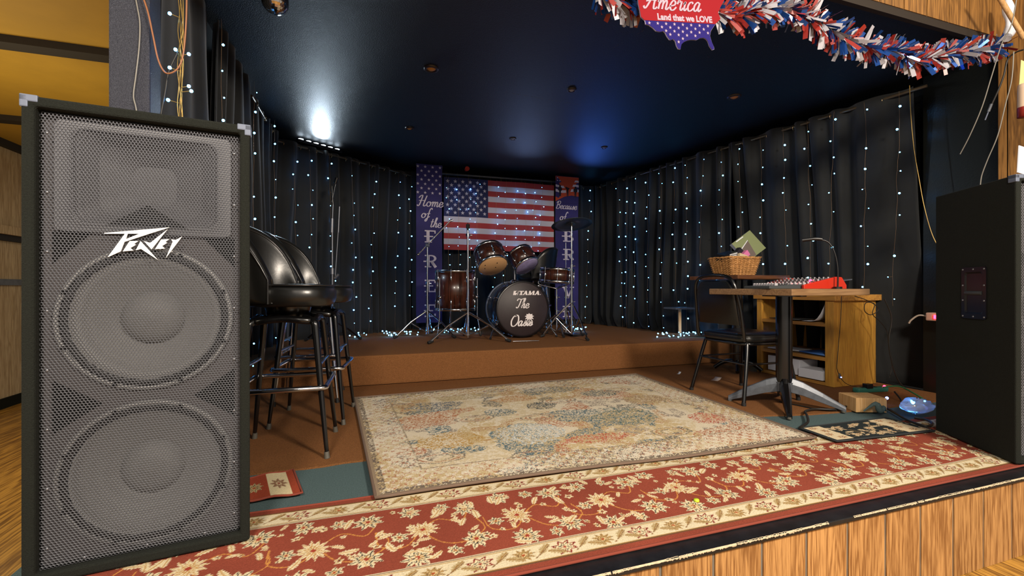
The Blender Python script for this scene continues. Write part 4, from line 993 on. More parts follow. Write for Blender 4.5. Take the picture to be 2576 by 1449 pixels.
def sheet(name, label, c, w, l, rz, m_, bend=.0, cat='paper', z2=0.001, group=None):
    m = MB(); nx = 8; vs = []
    for j in range(2):
        for i in range(nx+1): u = i/nx-.5; vs.append((u*w, (j-.5)*l, bend*max(0, u+.1)**2*4))
    m.add(vs, [(i, i+1, nx+2+i, nx+1+i) for i in range(nx)], 0, True); o = m.build(name, M[m_] if isinstance(m_, str) else m_)
    o.location = c; o.rotation_euler = (0, 0, rz); md = o.modifiers.new('t', 'SOLIDIFY'); md.thickness = z2; md.offset = 1; return tag(o, label, cat, group)
sheet('paper_sheet', 'curled blue-lit sheet of paper on the upper cabinet shelf', (CX0+.13, CY0+.20, .4885), .18, .22, -1.3, 'paper', .13)
sheet('paper_sheet', 'dark folder lying flat on the upper cabinet shelf', (CX0+.13, CY0+.45, .4885), .2, .26, .1, 'greybox', z2=.006)
sheet('paper_sheet', 'white papers on the left of the middle cabinet shelf', (CX0+.13, CY0+.47, .2305), .2, .26, .2, 'paper', z2=.008)
sheet('paper_sheet', 'blue folder on the right of the middle cabinet shelf', (CX0+.13, CY0+.18, .2305), .2, .24, -.1, 'bluepaper', z2=.010)
o = MB().box((0, 0, 0), (.20, .30, .125), bev=.003).build('cardboard_box', M['box']); o.location = (CX0+.035, CY0+.30, .0405); tag(o, 'larger white box at the back of the bottom cabinet shelf', 'box')
o = MB().box((0, 0, 0), (.16, .20, .072), bev=.003).build('cardboard_box', M['box']); o.location = (CX0+.0, CY0+.085, .0405); tag(o, 'flat white box at the front of the bottom cabinet shelf', 'box')
# ------------------------------------------------------------------ mixers
TZ = .7455
t = thing('audio_mixer', 'red audio mixer with rows of knobs and lit red lights on the table', 'audio mixer', (2.565, 2.06, TZ), math.radians(-96))
W_, D_ = .36, .30
side = [(-D_/2, 0), (D_/2, 0), (D_/2, .02), (D_/2-.035, .068), (D_/2-.075, .070), (-D_/2, .022)]
for s_ in (-1, 1):
    m = MB(); m.prism(side, lambda x, y, q, s_=s_: (s_*(W_/2-.018)+q*s_, x, y), 0, .018); m.build('side_panel', M['red'], t, bevel=.003)
m = MB(); m.prism([(-D_/2+.006, .003), (D_/2-.006, .003), (D_/2-.01, .018), (D_/2-.05, .058), (-D_/2+.006, .018)], lambda x, y, q: (q, x, y), -W_/2+.018, W_/2-.018); m.build('control_panel', M['blackplastic'], t)
sl = math.atan2(.04, D_-.06); nv = Vector((0, -math.sin(sl), math.cos(sl)))
def onp(u, v): return Vector((-W_/2+.03+u*(W_-.06), -D_/2+.012+v*(D_-.085), .0205+v*.0415))
for i in range(11):
    for j in range(7):
        p = onp(i/10, .22+j*.11); MB().cyl(p, p+nv*.013, .0058, .0042, 8).build('knob', M['knob'] if j % 3 else M['knobw'], t)
for i in range(11):
    p = onp(i/10, .08); MB().box(p-Vector((.006, .009, 0)), p+Vector((.006, .009, .012)), bev=.001).build('fader', M['knobw'], t)
for i in (2, 3, 4, 8): p = onp(i/10, .16); MB().ball(p+nv*.003, .0035, 8).build('indicator_light', M['redled'], t)
p = onp(.97, .35)+nv*.012; MB().ball(p, .009, 10).build('indicator_light', M['redled'], t)
t = thing('audio_mixer', 'flat dark mixer with white faders in front of the red mixer', 'audio mixer', (2.31, 2.03, TZ), math.radians(-96))
m = MB(); m.prism([(-.11, 0), (.11, 0), (.11, .026), (-.11, .016)], lambda x, y, q: (q, x, y), -.10, .10); m.build('body', M['greybox'], t, bevel=.003)
for i in range(9): MB().box((-.085+i*.02, -.06, .018), (-.075+i*.02, -.04, .033), bev=.001).build('fader', M['knobw'], t)
for i in range(9): MB().cyl((-.08+i*.02, .03, .020), (-.08+i*.02, .03, .034), .005, n=8).build('knob', M['knob'], t)
t = thing('amplifier_case', 'black equipment case with tilted grey lid on the oak cabinet', 'equipment case', (3.46, 2.62, .710), math.radians(-8))
m = MB(); m.prism([(-.14, 0), (.15, 0), (.17, .10), (-.17, .055)], lambda x, y, q: (x, q, y), -.12, .12); m.build('case', M['blackplastic'], t, bevel=.003)
m = MB(); m.prism([(-.185, .054), (.185, .102), (.185, .112), (-.185, .064)], lambda x, y, q: (x, q, y), -.13, .13); m.build('lid', M['steel'], t, bevel=.002)
for k in range(3): MB().cyl((.0+k*.03, -.05, .088+k*.004), (.0+k*.03, -.05, .115+k*.004), .006, n=8).build('connector', M['silver'], t)
t = thing('gooseneck_lamp', 'black gooseneck lamp rising above the mixers', 'lamp', (2.60, 1.85, TZ))
m = MB(); m.cyl((0, 0, 0), (0, 0, .012), .022, n=16); m.build('base', M['blackplastic'], t)
m = MB(); m.tube([(0, 0, .01), (0, 0, .12), (-.012, .01, .21), (-.035, .03, .27), (-.075, .06, .29)], .0042, 8, sm=8); m.build('gooseneck', M['blackplastic'], t)
m = MB(); m.tube([(-.06, .05, .288), (-.09, .07, .292), (-.14, .11, .286)], .011, 10, sm=4); m.build('lamp_head', M['blackplastic'], t)
# ------------------------------------------------------------------ wicker basket and what is in it
BX, BY = 3.075, 3.085; BZ = .8595
t = thing('wicker_basket', 'woven wicker basket of boxes standing on the darker table', 'basket', (BX, BY, BZ))
def bw(u, v, z, o=0):   # u in 0..4 round, z 0..1
    hx = .125+.035*z+o; hy = .10+.03*z+o
    k = u % 4; f = k % 1
    if k < 1: return (-hx+2*hx*f, -hy, .15*z)
    if k < 2: return (hx, -hy+2*hy*f, .15*z)
    if k < 3: return (hx-2*hx*f, hy, .15*z)
    return (-hx, hy-2*hy*f, .15*z)
m = MB(); per = 56
for j in range(17):
    z = .04+j*.054; P = []
    for i in range(per*2):
        u = 4*i/(per*2); P.append(bw(u, 0, z, .0032*(1 if (i//2+j) % 2 else -1)))
    m.tube(P, .0042, 5, closed=True)
m.build('weave', M['wicker'], t)
m = MB()
for i in range(28): u = 4*(i+.5)/28; m.cyl(bw(u, 0, .0), bw(u, 0, 1.0), .004, n=6)
m.build('stakes', M['wicker'], t)
m = MB()
for k in range(3): m.tube([bw(4*i/40, 0, 1.0, .003*math.cos(k*2.1)) [:2]+(.15+.005*math.sin(k*2.1+i*.8),) for i in range(40)], .0055, 6, closed=True)
m.build('rim', M['wicker'], t)
m = MB(); m.box((-.12, -.095, .001), (.12, .095, .008)); m.build('basket_base', M['wicker'], t)
def carton(name, label, c, size, rot, m1, m2=None, deco=None, cat='box'):
    t = thing(name, label, cat, c); t.rotation_euler = rot
    w, d, h = size; MB().box((-w/2, -d/2, 0), (w/2, d/2, h), bev=.0015).build('carton', M[m1], t)
    if deco: deco(t, w, d, h)
    return t
def d1(t, w, d, h):
    MB().box((-w/2, -d/2-.0008, h*.0), (w/2, -d/2, h)).build('front_print', M['greenp'], t)
    m = MB(); m.prism([(-w*.5, h*.02), (-w*.5, h*.5), (w*.12, h*.70), (-w*.02, h*.02)], lambda x, y, q: (x, -d/2-.001-q, y), 0, .0005); m.build('picture', M['brownp'], t)
    m = MB(); m.prism([(-w*.5, h*.5), (-w*.5, h*.54), (w*.13, h*.73), (w*.12, h*.70)], lambda x, y, q: (x, -d/2-.001-q, y), 0, .0007); m.build('white_band', M['paper'], t)
    m = MB(); m.prism([(w*.08, h*.93), (w*.08, h*.97), (-w*.3, h*.97), (-w*.3, h*.93)], lambda x, y, q: (x, -d/2-.001-q, y), 0, .0007); m.build('white_band', M['paper'], t)
carton('game_box', 'large olive green box with white edge leaning out of the basket', (3.275, 3.045, 1.035), (.205, .045, .205), (math.radians(-14), math.radians(-36), math.radians(-14)), 'box', deco=d1)
def d2(t, w, d, h):
    m = MB(); r = random.Random(2)
    for k in range(3):
        x = -w*.1
        while x < w*.42: ww = r.uniform(.004, .009); m.box((x, -d/2-.001, h*.2+k*.017), (x+ww, -d/2, h*.2+k*.017+.012)); x += ww+.003
    m.build('lettering', M['white'], t)
carton('flat_box', 'black box with white lettering at the left of the basket', (2.995, 3.085, .995), (.155, .09, .06), (math.radians(12), math.radians(-13), math.radians(3)), 'blackplastic', deco=d2)
carton('small_box', 'small pink and white box at the centre of the basket', (3.10, 3.03, 1.005), (.05, .035, .085), (math.radians(0), math.radians(50), 0), 'pink')
carton('small_box', 'small cream printed packet at the front of the basket', (3.08, 3.00, .975), (.09, .025, .065), (math.radians(-10), math.radians(14), 0), 'tan')
carton('small_box', 'small brown packet tucked behind the pink box', (3.07, 3.07, 1.02), (.05, .04, .09), (math.radians(0), math.radians(42), 0), 'silh')
# ================================================================== DRUM KIT on the riser
def drum_parts(t, R, H, T, head_bottom, nlug=6, shell='shell', hoop='hoop', top='white', parent=None, legs=False, head_top='white'):
    """drum along local z from 0..H; T transforms into the thing's space"""
    def X(m): m.v = [tuple(T @ Vector(v)) for v in m.v]; return m
    X(MB().lathe([(R*.97, 0.0), (R, .0), (R, H), (R*.97, H)], n=48)).build('shell', M[shell], t)
    X(MB().lathe([(0, -.008), (R*.97, -.010), (R*1.0, -.003)], n=48)).build('bottom_head', M[head_bottom], t)
    X(MB().lathe([(0, H+.008), (R*.97, H+.010), (R*1.0, H+.003)], n=48)).build('top_head', M[head_top], t)
    for z in (0, H):
        s_ = -1 if z == 0 else 1
        X(MB().lathe([(R*1.0, z+s_*.012), (R*1.045, z+s_*.012), (R*1.045, z-s_*.016), (R*1.03, z-s_*.016), (R*1.03, z+s_*.008), (R*1.0, z+s_*.008), (R*1.0, z+s_*.012)], n=48)).build('hoop', M[hoop], t)
    for k in range(nlug):
        a = 2*PI*(k+.5)/nlug; c_, s_ = math.cos(a), math.sin(a)
        m = MB()
        for z in ((H*.5,) if H < .18 else (H*.5-.0,) if H < .2 else (.075, H-.075)):
            m.ball((R*1.02*c_, R*1.02*s_, z), .014, 10, sc=(.8, .8, 2.3))
        m.cyl((R*1.04*c_, R*1.04*s_, -.014), (R*1.04*c_, R*1.04*s_, H*.5-.02 if H < .2 else .08), .0032, n=6); m.cyl((R*1.04*c_, R*1.04*s_, H*.5+.02 if H < .2 else H-.08), (R*1.04*c_, R*1.04*s_, H+.016), .0032, n=6)
        X(m).build('tension_lug', M['hoop'], t)
# ---- bass drum (axis along world -y; front head faces the room)
bc = Vector((1.57, 4.335, RIS+.298)); BR = .286; BL = .40
t = thing('bass_drum', 'bass drum with dark head lettered The Oasis at the middle of the kit', 'drum', (bc.x, bc.y, RIS))
cz = .298
def bx(r, h): return (r, h)
MB().lathe([(BR*.96, .02), (BR*.985, .02), (BR*.985, BL-.02), (BR*.96, BL-.02)], (0, 0, cz), (0, 1, 0), 56).build('shell', M['bassshell'], t)
hd = MB().lathe([(0, -.002), (BR*.93, -.003), (BR*.975, .006)], (0, 0, cz), (0, 1, 0), 56).build('front_head', M['headb'], t)
MB().lathe([(0, BL+.002), (BR*.93, BL+.003), (BR*.975, BL-.006)], (0, 0, cz), (0, 1, 0), 56).build('rear_head', M['clear'], t)
MB().lathe([(BR*.965, -.006), (BR*1.02, -.006), (BR*1.025, .035), (BR*.985, .035), (BR*.965, -.006)], (0, 0, cz), (0, 1, 0), 56).build('front_hoop', M['bhoop'], t)
MB().lathe([(BR*.965, BL+.006), (BR*1.02, BL+.006), (BR*1.025, BL-.035), (BR*.985, BL-.035), (BR*.965, BL+.006)], (0, 0, cz), (0, 1, 0), 56).build('rear_hoop', M['silver'], t)
for k in range(8):
    a = 2*PI*(k+.5)/8; c_, s_ = math.cos(a)*BR*1.03, math.sin(a)*BR*1.03
    m = MB(); m.cyl((c_, .02, cz+s_), (c_, .12, cz+s_), .004, n=6); m.ball((c_, .12, cz+s_), .012, 8, sc=(1, 2, 1))
    m.tube([(c_*1.05, .012, cz+s_*1.05), (c_*.99, -.008, cz+s_*.99)], .006, 6); m.build('tension_claw', M['hoop'], t)
    m = MB(); m.cyl((c_, BL-.12, cz+s_), (c_, BL-.02, cz+s_), .004, n=6); m.ball((c_, BL-.12, cz+s_), .012, 8, sc=(1, 2, 1)); m.build('tension_claw', M['hoop'], t)
for s_ in (-1, 1):
    m = MB(); m.tube([(s_*.235, .10, cz-.16), (s_*.31, .02, cz-.20), (s_*.36, -.04, .012)], .008, 8, sm=3); m.ball((s_*.25, .10, cz-.15), .022, 10); sp = m.build('spur_leg', M['hoop'], t)
    MB().ball((s_*.36, -.04, .013), .013, 8).build('rubber_tip', M['rubber'], sp)
m = MB()
hf = lambda x, y, q: (x, -.0045-q, cz+y)
script_text(m, 'The', -.078, .012, .098, hf, .11, .25); script_text(m, 'Oasis', -.142, -.172, .112, hf, .12, .25)
# TAMA block capitals with slab serifs, slanted
def tam(x, y, q): return ((x-.0)*1.42+.02+.2*(y-.15), -.0045-q, cz+y+.03)
def bar2(x0, y0, x1, y1, wd):
    d = Vector((x1-x0, y1-y0)); d.normalize(); nn = Vector((-d.y, d.x))*wd/2
    m.prism([(x0-nn.x, y0-nn.y), (x1-nn.x, y1-nn.y), (x1+nn.x, y1+nn.y), (x0+nn.x, y0+nn.y)], tam, .0004, .0018)
def Aglyph(x, y, w, h):
    bar2(x+.1*w, y, x+.52*w, y+h, .007); bar2(x+.52*w, y+h, x+.82*w, y, .013); bar2(x+.25*w, y+h*.32, x+.7*w, y+h*.32, .006); bar2(x-.05*w, y+.003, x+.3*w, y+.003, .006); bar2(x+.6*w, y+.003, x+1.05*w, y+.003, .006)
y0 = .115; hh = .042; x0 = -.075
m.prism([(x0-.012, y0), (x0+.012, y0), (x0+.016, y0+hh*.6), (x0+.0, y0+hh*.5), (x0+.013, y0+hh), (x0-.012, y0+hh)], tam, .0004, .0018); bar2(x0+.022, y0, x0+.022, y0+hh, .004)
x0 += .03; bar2(x0+.018, y0, x0+.018, y0+hh, .013); bar2(x0, y0+hh-.004, x0+.038, y0+hh-.004, .008); bar2(x0+.006, y0+.003, x0+.03, y0+.003, .006)
Aglyph(x0+.034, y0, .034, hh)
xm = x0+.072; bar2(xm+.006, y0, xm+.008, y0+hh, .006); bar2(xm+.010, y0+hh, xm+.022, y0+.002, .012); bar2(xm+.022, y0, xm+.038, y0+hh, .006); bar2(xm+.042, y0, xm+.042, y0+hh, .012); bar2(xm-.002, y0+.003, xm+.015, y0+.003, .006); bar2(xm+.034, y0+.003, xm+.052, y0+.003, .006)
Aglyph(xm+.054, y0, .034, hh); bar2(xm+.097, y0+.001, xm+.097, y0+.008, .006)
# palm tree
m.prism([(.052, -.158), (.085, -.158), (.074, -.145), (.070, -.085), (.064, -.085), (.066, -.145)], hf, .0006, .002)
for a, l in ((95, .052), (50, .055), (20, .055), (-15, .05), (-48, .04), (130, .055), (160, .055), (195, .05), (228, .04)):
    r = math.radians(a); ex, ey = math.cos(r), math.sin(r); nx_, ny_ = -ey, ex; cx_, cy_ = .068, -.082; dr = -.012
    m.prism([(cx_-nx_*.006, cy_-ny_*.006), (cx_+ex*l*.5-nx_*.012, cy_+ey*l*.5-ny_*.012), (cx_+ex*l, cy_+ey*l+dr), (cx_+ex*l*.5+nx_*.012, cy_+ey*l*.5+ny_*.012), (cx_+nx_*.006, cy_+ny_*.006)], hf, .0006+abs(a)*1e-6, .002)
o = m.build('head_lettering', M['lettering'], hd); tag(o, 'white TAMA and The Oasis lettering with a palm tree')
# tom mount
m = MB(); m.cyl((-.03, .18, cz+BR), (-.03, .18, cz+BR+.02), .045, .03, 16); m.cyl((-.03, .18, cz+BR+.01), (-.03, .18, cz+BR+.30), .012, n=14)
for z in (.23, .27): m.cyl((-.055, .18, cz+BR+z), (-.005, .18, cz+BR+z), .016, n=12)
m.cyl((-.03, .18, cz+BR+.25), (-.115, .20, cz+BR+.30), .008, n=10); m.cyl((-.03, .18, cz+BR+.25), (.05, .20, cz+BR+.28), .008, n=10)
m.build('tom_mount', M['chrome'], t)
# ---- toms
def tilted(c, nx_, ny_):   # drum axis with tilt (rad) about x and y
    return Euler((nx_, ny_, 0)).to_matrix().to_4x4()
p = Pd(1240, 668, 4.62)
t = thing('tom_drum', 'larger tilted tom with beige underside above the bass drum', 'drum', tuple(p))
drum_parts(t, .152, .20, tilted(p, math.radians(-36), math.radians(-6)), 'beige', 6)
T = tilted(p, math.radians(-36), math.radians(-6)); m = MB()
for x, y in ((.03, .02), (.035, -.05), (-.09, -.03), (-.085, .025)): m.cyl(T @ Vector((x, y, -.0125)), T @ Vector((x, y, -.009)), .0055, n=10)
m.build('vent_hole', M['port'], t)
p = Pd(1325, 668, 4.66)
t = thing('tom_drum', 'smaller tilted tom with violet underside right of the larger tom', 'drum', tuple(p))
drum_parts(t, .128, .17, tilted(p, math.radians(-34), math.radians(-20)), 'clear', 6)
# ---- floor tom
t = thing('floor_tom', 'walnut floor tom on three legs at the left of the kit', 'drum', (.935, 4.70, RIS))
drum_parts(t, .205, .40, Matrix.Translation((0, 0, .29)), 'clear', 8)
for a in (-2.5, -.25, 1.6):
    c_, s_ = math.cos(a)*.235, math.sin(a)*.235
    m = MB(); m.tube([(c_, s_, .62), (c_, s_, .22), (c_*1.08, s_*1.08, .12), (c_*1.15, s_*1.15, .012)], .0055, 8); m.ball((c_*.97, s_*.97, .42), .022, 10, sc=(1, 1, .8)); lg = m.build('leg', M['chrome'], t)
    MB().ball((c_*1.15, s_*1.15, .014), .014, 8).build('rubber_foot', M['rubber'], lg)
# ---- snare
p = Pd(1400, 710, 4.85)
t = thing('snare_drum', 'shallow walnut snare drum at the right of the kit', 'drum', (p.x, p.y, p.z))
drum_parts(t, .178, .135, Matrix.Rotation(math.radians(4), 4, 'Y'), 'clear', 8)
def tripod(t, c, r, zt, a0, m_='chrome', n=3, thick=.0085, zb=.02):
    cx, cy = c
    for k in range(n):
        a = a0+k*2*PI/n; c_, s_ = math.cos(a), math.sin(a)
        m = MB(); m.tube([(cx+.012*c_, cy+.012*s_, zt), (cx+r*.55*c_, cy+r*.55*s_, zt*.55+.01), (cx+r*c_, cy+r*s_, .02)], thick, 8)
        m.tube([(cx+.012*c_, cy+.012*s_, .05), (cx+r*.52*c_, cy+r*.52*s_, zt*.56)], thick*.7, 6); lg = m.build('leg', M[m_], t)
        MB().cyl((cx+r*.93*c_, cy+r*.93*s_, .028), (cx+r*1.06*c_, cy+r*1.06*s_, .012), .013, .015, 10).build('rubber_foot', M['rubber'], lg)
def collar(m, z, x=0, y=0, r=.017): m.cyl((x, y, z), (x, y, z+.028), r, n=12); m.cyl((x+r, y, z+.014), (x+r+.022, y, z+.014), .006, n=8)
sn = thing('snare_stand', 'chrome tripod snare stand under the shallow drum', 'stand', (p.x, p.y, RIS))
tripod(sn, (0, 0), .24, .22, .4)
m = MB(); m.cyl((0, 0, .05), (0, 0, p.z-RIS-.06), .010, n=12); collar(m, .25); collar(m, .40); m.build('pole', M['chrome'], sn)
for k in range(3):
    a = k*2*PI/3+.8; m = MB(); h = p.z-RIS
    m.tube([(0, 0, h-.07), (.10*math.cos(a), .10*math.sin(a), h-.045), (.192*math.cos(a), .192*math.sin(a), h-.022), (.197*math.cos(a), .197*math.sin(a), h+.01)], .006, 8, sm=3); m.build('basket_arm', M['chrome'], sn)
# ---- cymbal stand with cymbal
q = Pd(1438, 850, 4.62)
t = thing('cymbal_stand', 'tall chrome cymbal stand at the right front of the kit', 'stand', (q.x, q.y, RIS))
H_ = .75+4.62*165/1125-RIS
tripod(t, (0, 0), .30, .36, -1.5)
m = MB(); m.cyl((0, 0, .04), (0, 0, .75), .0125, n=12); m.cyl((0, 0, .74), (0, 0, H_-.05), .009, n=12); m.cyl((0, 0, H_-.05), (0, 0, H_+.03), .004, n=8); collar(m, .36); collar(m, .73); m.build('pole', M['chrome'], t)
m = MB(); m.cyl((0, 0, H_-.035), (0, 0, H_-.012), .016, n=12); m.build('felt', M['rubber'], t)
t = thing('cymbal', 'dull bronze cymbal tilted on top of the right chrome stand', 'cymbal', (q.x, q.y, RIS+H_-.010)); t.rotation_euler = (math.radians(-12), math.radians(-1), 0)
MB().lathe([(.006, .022), (.025, .020), (.042, .008), (.10, .002), (.16, -.006), (.212, -.014), (.212, -.0155), (.16, -.0075), (.10, .0005), (.042, .0065), (.025, .0185), (.006, .0205)], n=64).build('bow', M['cymbal'], t)
MB().cyl((0, 0, .018), (0, 0, .038), .010, n=12).build('wing_nut', M['rubber'], t)
# ---- hi-hat style thin stand behind
q = Pd(1411, 838, 4.95)
t = thing('hi_hat_stand', 'thin chrome stand without cymbals right behind the snare drum', 'stand', (q.x+.06, q.y, RIS))
tripod(t, (0, 0), .24, .30, .9)
m = MB(); m.cyl((0, 0, .02), (0, 0, .72), .011, n=12); m.cyl((0, 0, .72), (0, 0, 1.02), .004, n=8); collar(m, .40); collar(m, .70); m.build('pole', M['chrome'], t)
m = MB(); m.box((-.05, -.28, .015), (.05, -.03, .028), bev=.004); m.build('pedal', M['blackplastic'], t)
# ---- boom stand left, straight stand front
q = Pd(1075, 800, 4.72)
t = thing('boom_stand', 'chrome boom cymbal stand in front of the left banner', 'stand', (q.x, q.y, RIS))
tripod(t, (0, 0), .34, .27, -2.9)
m = MB(); m.cyl((0, 0, .03), (0, 0, .56), .013, n=12); m.cyl((0, 0, .55), (0, 0, .955), .0095, n=12); collar(m, .24); collar(m, .55); m.build('pole', M['chrome'], t)
m = MB(); m.cyl((-.02, 0, .965), (.02, 0, .965), .022, n=16); m.build('boom_hinge', M['silver'], t)
m = MB(); a_ = Pd(1052, 640, 4.72)-Vector((q.x, q.y, RIS)); b_ = Pd(1132, 556, 4.72)-Vector((q.x, q.y, RIS)); m.cyl(a_, b_, .0065, n=10); m.ball(a_, .012, 8, sc=(1.6, 1, 1)); m.cyl(b_, b_+Vector((.03, 0, .012)), .012, n=10); m.build('boom_arm', M['chrome'], t)
q = Pd(1177, 845, 4.38)
t = thing('cymbal_stand', 'bare straight chrome cymbal stand in front of the floor tom', 'stand', (q.x, q.y, RIS))
tripod(t, (0, 0), .42, .27, -2.75, thick=.0105)
zz = .75+4.38*150/1125-RIS
m = MB(); m.cyl((0, 0, .03), (0, 0, .62), .0135, n=12); m.cyl((0, 0, .60), (0, 0, zz-.02), .010, n=12); collar(m, .25); collar(m, .58); collar(m, zz-.08, r=.02); m.build('pole', M['chrome'], t)
m = MB(); m.cyl((0, 0, zz-.02), (0, 0, zz), .012, n=10); m.cyl((0, 0, zz), (0, 0, zz+.04), .018, n=12); m.cyl((0, 0, zz+.04), (0, 0, zz+.055), .004, n=8); m.build('felt', M['rubber'], t)
o = MB().cyl((0, 0, .007), (.26, -.02, .007), .006, .004, 8).build('drumstick', M['chrome']); q = Pz(1290, 861, RIS); o.location = (q.x, q.y, RIS+.001); tag(o, 'thin metal rod lying on the riser in front of the bass drum', 'rod')
# ---- microphone stands at the left curtain
q = Pd(836, 800, 4.25)
t = thing('microphone_stand', 'tall chrome microphone stand with two boom arms by the left curtain', 'microphone stand', (q.x, q.y, RIS))
tripod(t, (0, 0), .28, .20, .5, 'bmetal')
def w_(px, py, d=4.25): return Pd(px, py, d)-Vector((q.x, q.y, RIS))
m = MB(); m.cyl((0, 0, .02), w_(836, 560), .0075, n=10); m.cyl(w_(836, 562), w_(838, 515), .005, n=10); m.cyl(w_(835, 585), w_(836, 550), .015, n=10); m.cyl(w_(836, 690), w_(836, 675), .018, n=10); m.build('pole', M['screwm'], t)
m = MB(); m.cyl(w_(838, 515), w_(835, 468), .007, n=8); m.cyl(w_(835, 508), w_(846, 455), .006, n=8); m.cyl(w_(843, 462), w_(848, 448), .016, .02, 12); m.build('boom_arm', M['bmetal'], t)
m = MB(); m.cyl(w_(843, 700), w_(851, 580), .005, n=8); m.cyl(w_(851, 585), w_(854, 520), .007, n=8); m.cyl(w_(842, 700), w_(852, 690), .013, n=8); m.build('spare_arm', M['screwm'], t)
# ================================================================== FLAG AND BANNERS
FX0, FX1, FZ0, FZ1, FY = .955, 2.435, 1.225, 2.125, 5.50
def wav(x, z): return .010*math.sin(x*9+z*2)+.006*math.sin(x*23+1)*(1-z)+.004*math.sin(z*14+x*3)
t = thing('national_flag', 'large stars and stripes flag hung on the back curtain behind the drums', 'flag', ((FX0+FX1)/2, FY, FZ0))
Wf, Hf = FX1-FX0, FZ1-FZ0; m = MB(); nx, nz = 76, 52; cant = int(nx*.39)
vs = [(-Wf/2+Wf*i/nx, wav(i/nx*Wf, j/nz*Hf)-0, Hf*j/nz+.02*(1-i/nx)*0) for j in range(nz+1) for i in range(nx+1)]
m.v = vs
for j in range(nz):
    for i in range(nx):
        s_ = int((nz-1-j)/4); mi = 2 if (i < cant and s_ < 7) else (0 if s_ % 2 == 0 else 1)
        m.f.append((j*(nx+1)+i, j*(nx+1)+i+1, (j+1)*(nx+1)+i+1, (j+1)*(nx+1)+i)); m.m.append(mi); m.sm.append(True)
cw_, ch_ = Wf*cant/nx, Hf*7/13
for r in range(9):
    for c in range(6 if r % 2 == 0 else 5):
        x = cw_*((c*2+1+(r % 2))/12); z = Hf-ch_*((r+1)/10)
        m.prism([(a-Wf/2, b) for a, b in star_poly(x, z, .026)], lambda a, b, q: (a, wav(a+Wf/2, b)-.0012-q, b), 0, .0005, mi=1)
m.build('flag_cloth', [M['flagred'], M['flagwhite'], M['flagblue']], t, fix=False)
m = MB()
for k in range(11): x = -Wf/2+.03+k*(Wf-.06)/10; m.cyl((x, 0, Hf-.01), (x, .03, Hf+.075), .0012, n=4)
m.build('hanging_strings', M['goldcord'], t)
def banner(label, px0, px1, words, letters, stars):
    a = Py(px0, 620, 5.46); b = Py(px1, 620, 5.46); w = b.x-a.x; z0, z1 = .33, 2.245
    t = thing('vertical_banner', label, 'banner', ((a.x+b.x)/2, 5.46, z0)); H = z1-z0
    wv = lambda x, z: .006*math.sin(z*6)+.004*math.sin(x*14+z*3)
    m = MB(); nx, nz = 8, 44; m.v = [(-w/2+w*i/nx, wv(i/nx*w, j/nz*H), H*j/nz) for j in range(nz+1) for i in range(nx+1)]
    for j in range(nz):
        for i in range(nx): m.f.append((j*(nx+1)+i, j*(nx+1)+i+1, (j+1)*(nx+1)+i+1, (j+1)*(nx+1)+i)); m.m.append(0); m.sm.append(True)
    fn = lambda x, y, q: (x, wv(x+w/2, y)-.0008-q, y)
    if stars:
        for r in range(7):
            for c in range(4 if r % 2 == 0 else 3):
                x = -w/2+w*(c*2+(.4 if r % 2 == 0 else 1.4))/7; m.prism(star_poly(x, H-.03-r*.052, .02), fn, .0004, .001, mi=1)
    else:
        m.prism([(-w/2, H-.005), (w/2, H-.005), (w/2, H-.26), (w*.2, H-.25), (-w*.1, H-.27), (-w/2, H-.34)], fn, .0002, .0006, mi=2)
        for y_, h_ in ((.055, .025), (.115, .03), (.175, .035)):
            P = [(-w*.1+w*.6*i/8, H-y_-.012*math.sin(i*.7)) for i in range(9)]
            if y_ > .1: P = [(-w/2+w*i/8, H-y_-.014*math.sin(i*.7)) for i in range(9)]
            m.prism(P+[(x, y-h_) for x, y in P[::-1]], fn, .0007, .0010, mi=1)
        m.prism([(-w/2+.01, H-.005), (-w*.08, H-.005), (-w*.12, H-.06), (-w*.4, H-.10), (-w/2+.01, H-.09)], fn, .0011, .0013, mi=0)
        for k in range(8): m.prism(star_poly(-w*.42+(k % 4)*.035, H-.028-(k//4)*.035, .012), fn, .0014, .0016, mi=1)
        for cx_, sc in ((-w*.31, .85), (w*.02, 1.25), (w*.36, .8)):   # three standing silhouettes
            b0 = H-.25; s_ = .13*sc
            m.prism([(cx_-.012, b0-.02), (cx_-.014, b0+s_*.45), (cx_-.030, b0+s_*.55), (cx_-.028, b0+s_*.86), (cx_-.012, b0+s_*.95), (cx_+.012, b0+s_*.95), (cx_+.028, b0+s_*.86), (cx_+.030, b0+s_*.55), (cx_+.014, b0+s_*.45), (cx_+.014, b0-.02), (cx_+.003, b0-.02), (cx_, b0+s_*.35), (cx_-.003, b0-.02)], fn, .0015, .0018, mi=3)
            m.prism([(cx_+.014*math.cos(k*PI/5), b0+s_*1.05+.015*math.sin(k*PI/5)) for k in range(10)], fn, .0015, .0018, mi=3)
        m.prism([(-w/2, H-.34), (-w*.1, H-.28), (w*.15, H-.255), (w/2, H-.265), (w/2, H-.36), (-w/2, H-.36)], fn, .0008, .0011, mi=0)
    for (txt, fx, z, h) in words: script_text(m, txt, -w/2+w*fx, z, h, lambda x, y, q: fn(x, y, q), .10, .22, mi=1)
    for ch, z in letters: serif(m, ch, -w*.20, z, w*.50, .15, fn, mi=1)
    m.build('banner_cloth', [M['banner'], M['starc'], M['orange'], M['silh']], t, fix=False)
    MB().cyl((-w/2-.005, .01, H-.004), (w/2+.005, .01, H-.004), .008, n=10).build('top_bar', M['bmetal'], t)
H_ = 1.915
banner('narrow navy banner reading Home of the, with stars at its top, left of the flag', 1047, 1112, [('Home', .06, 1.41, .128), ('of', .18, 1.27, .12), ('the', .52, 1.16, .115)], [('F', .97), ('R', .67), ('E', .37), ('E', .07)], True)
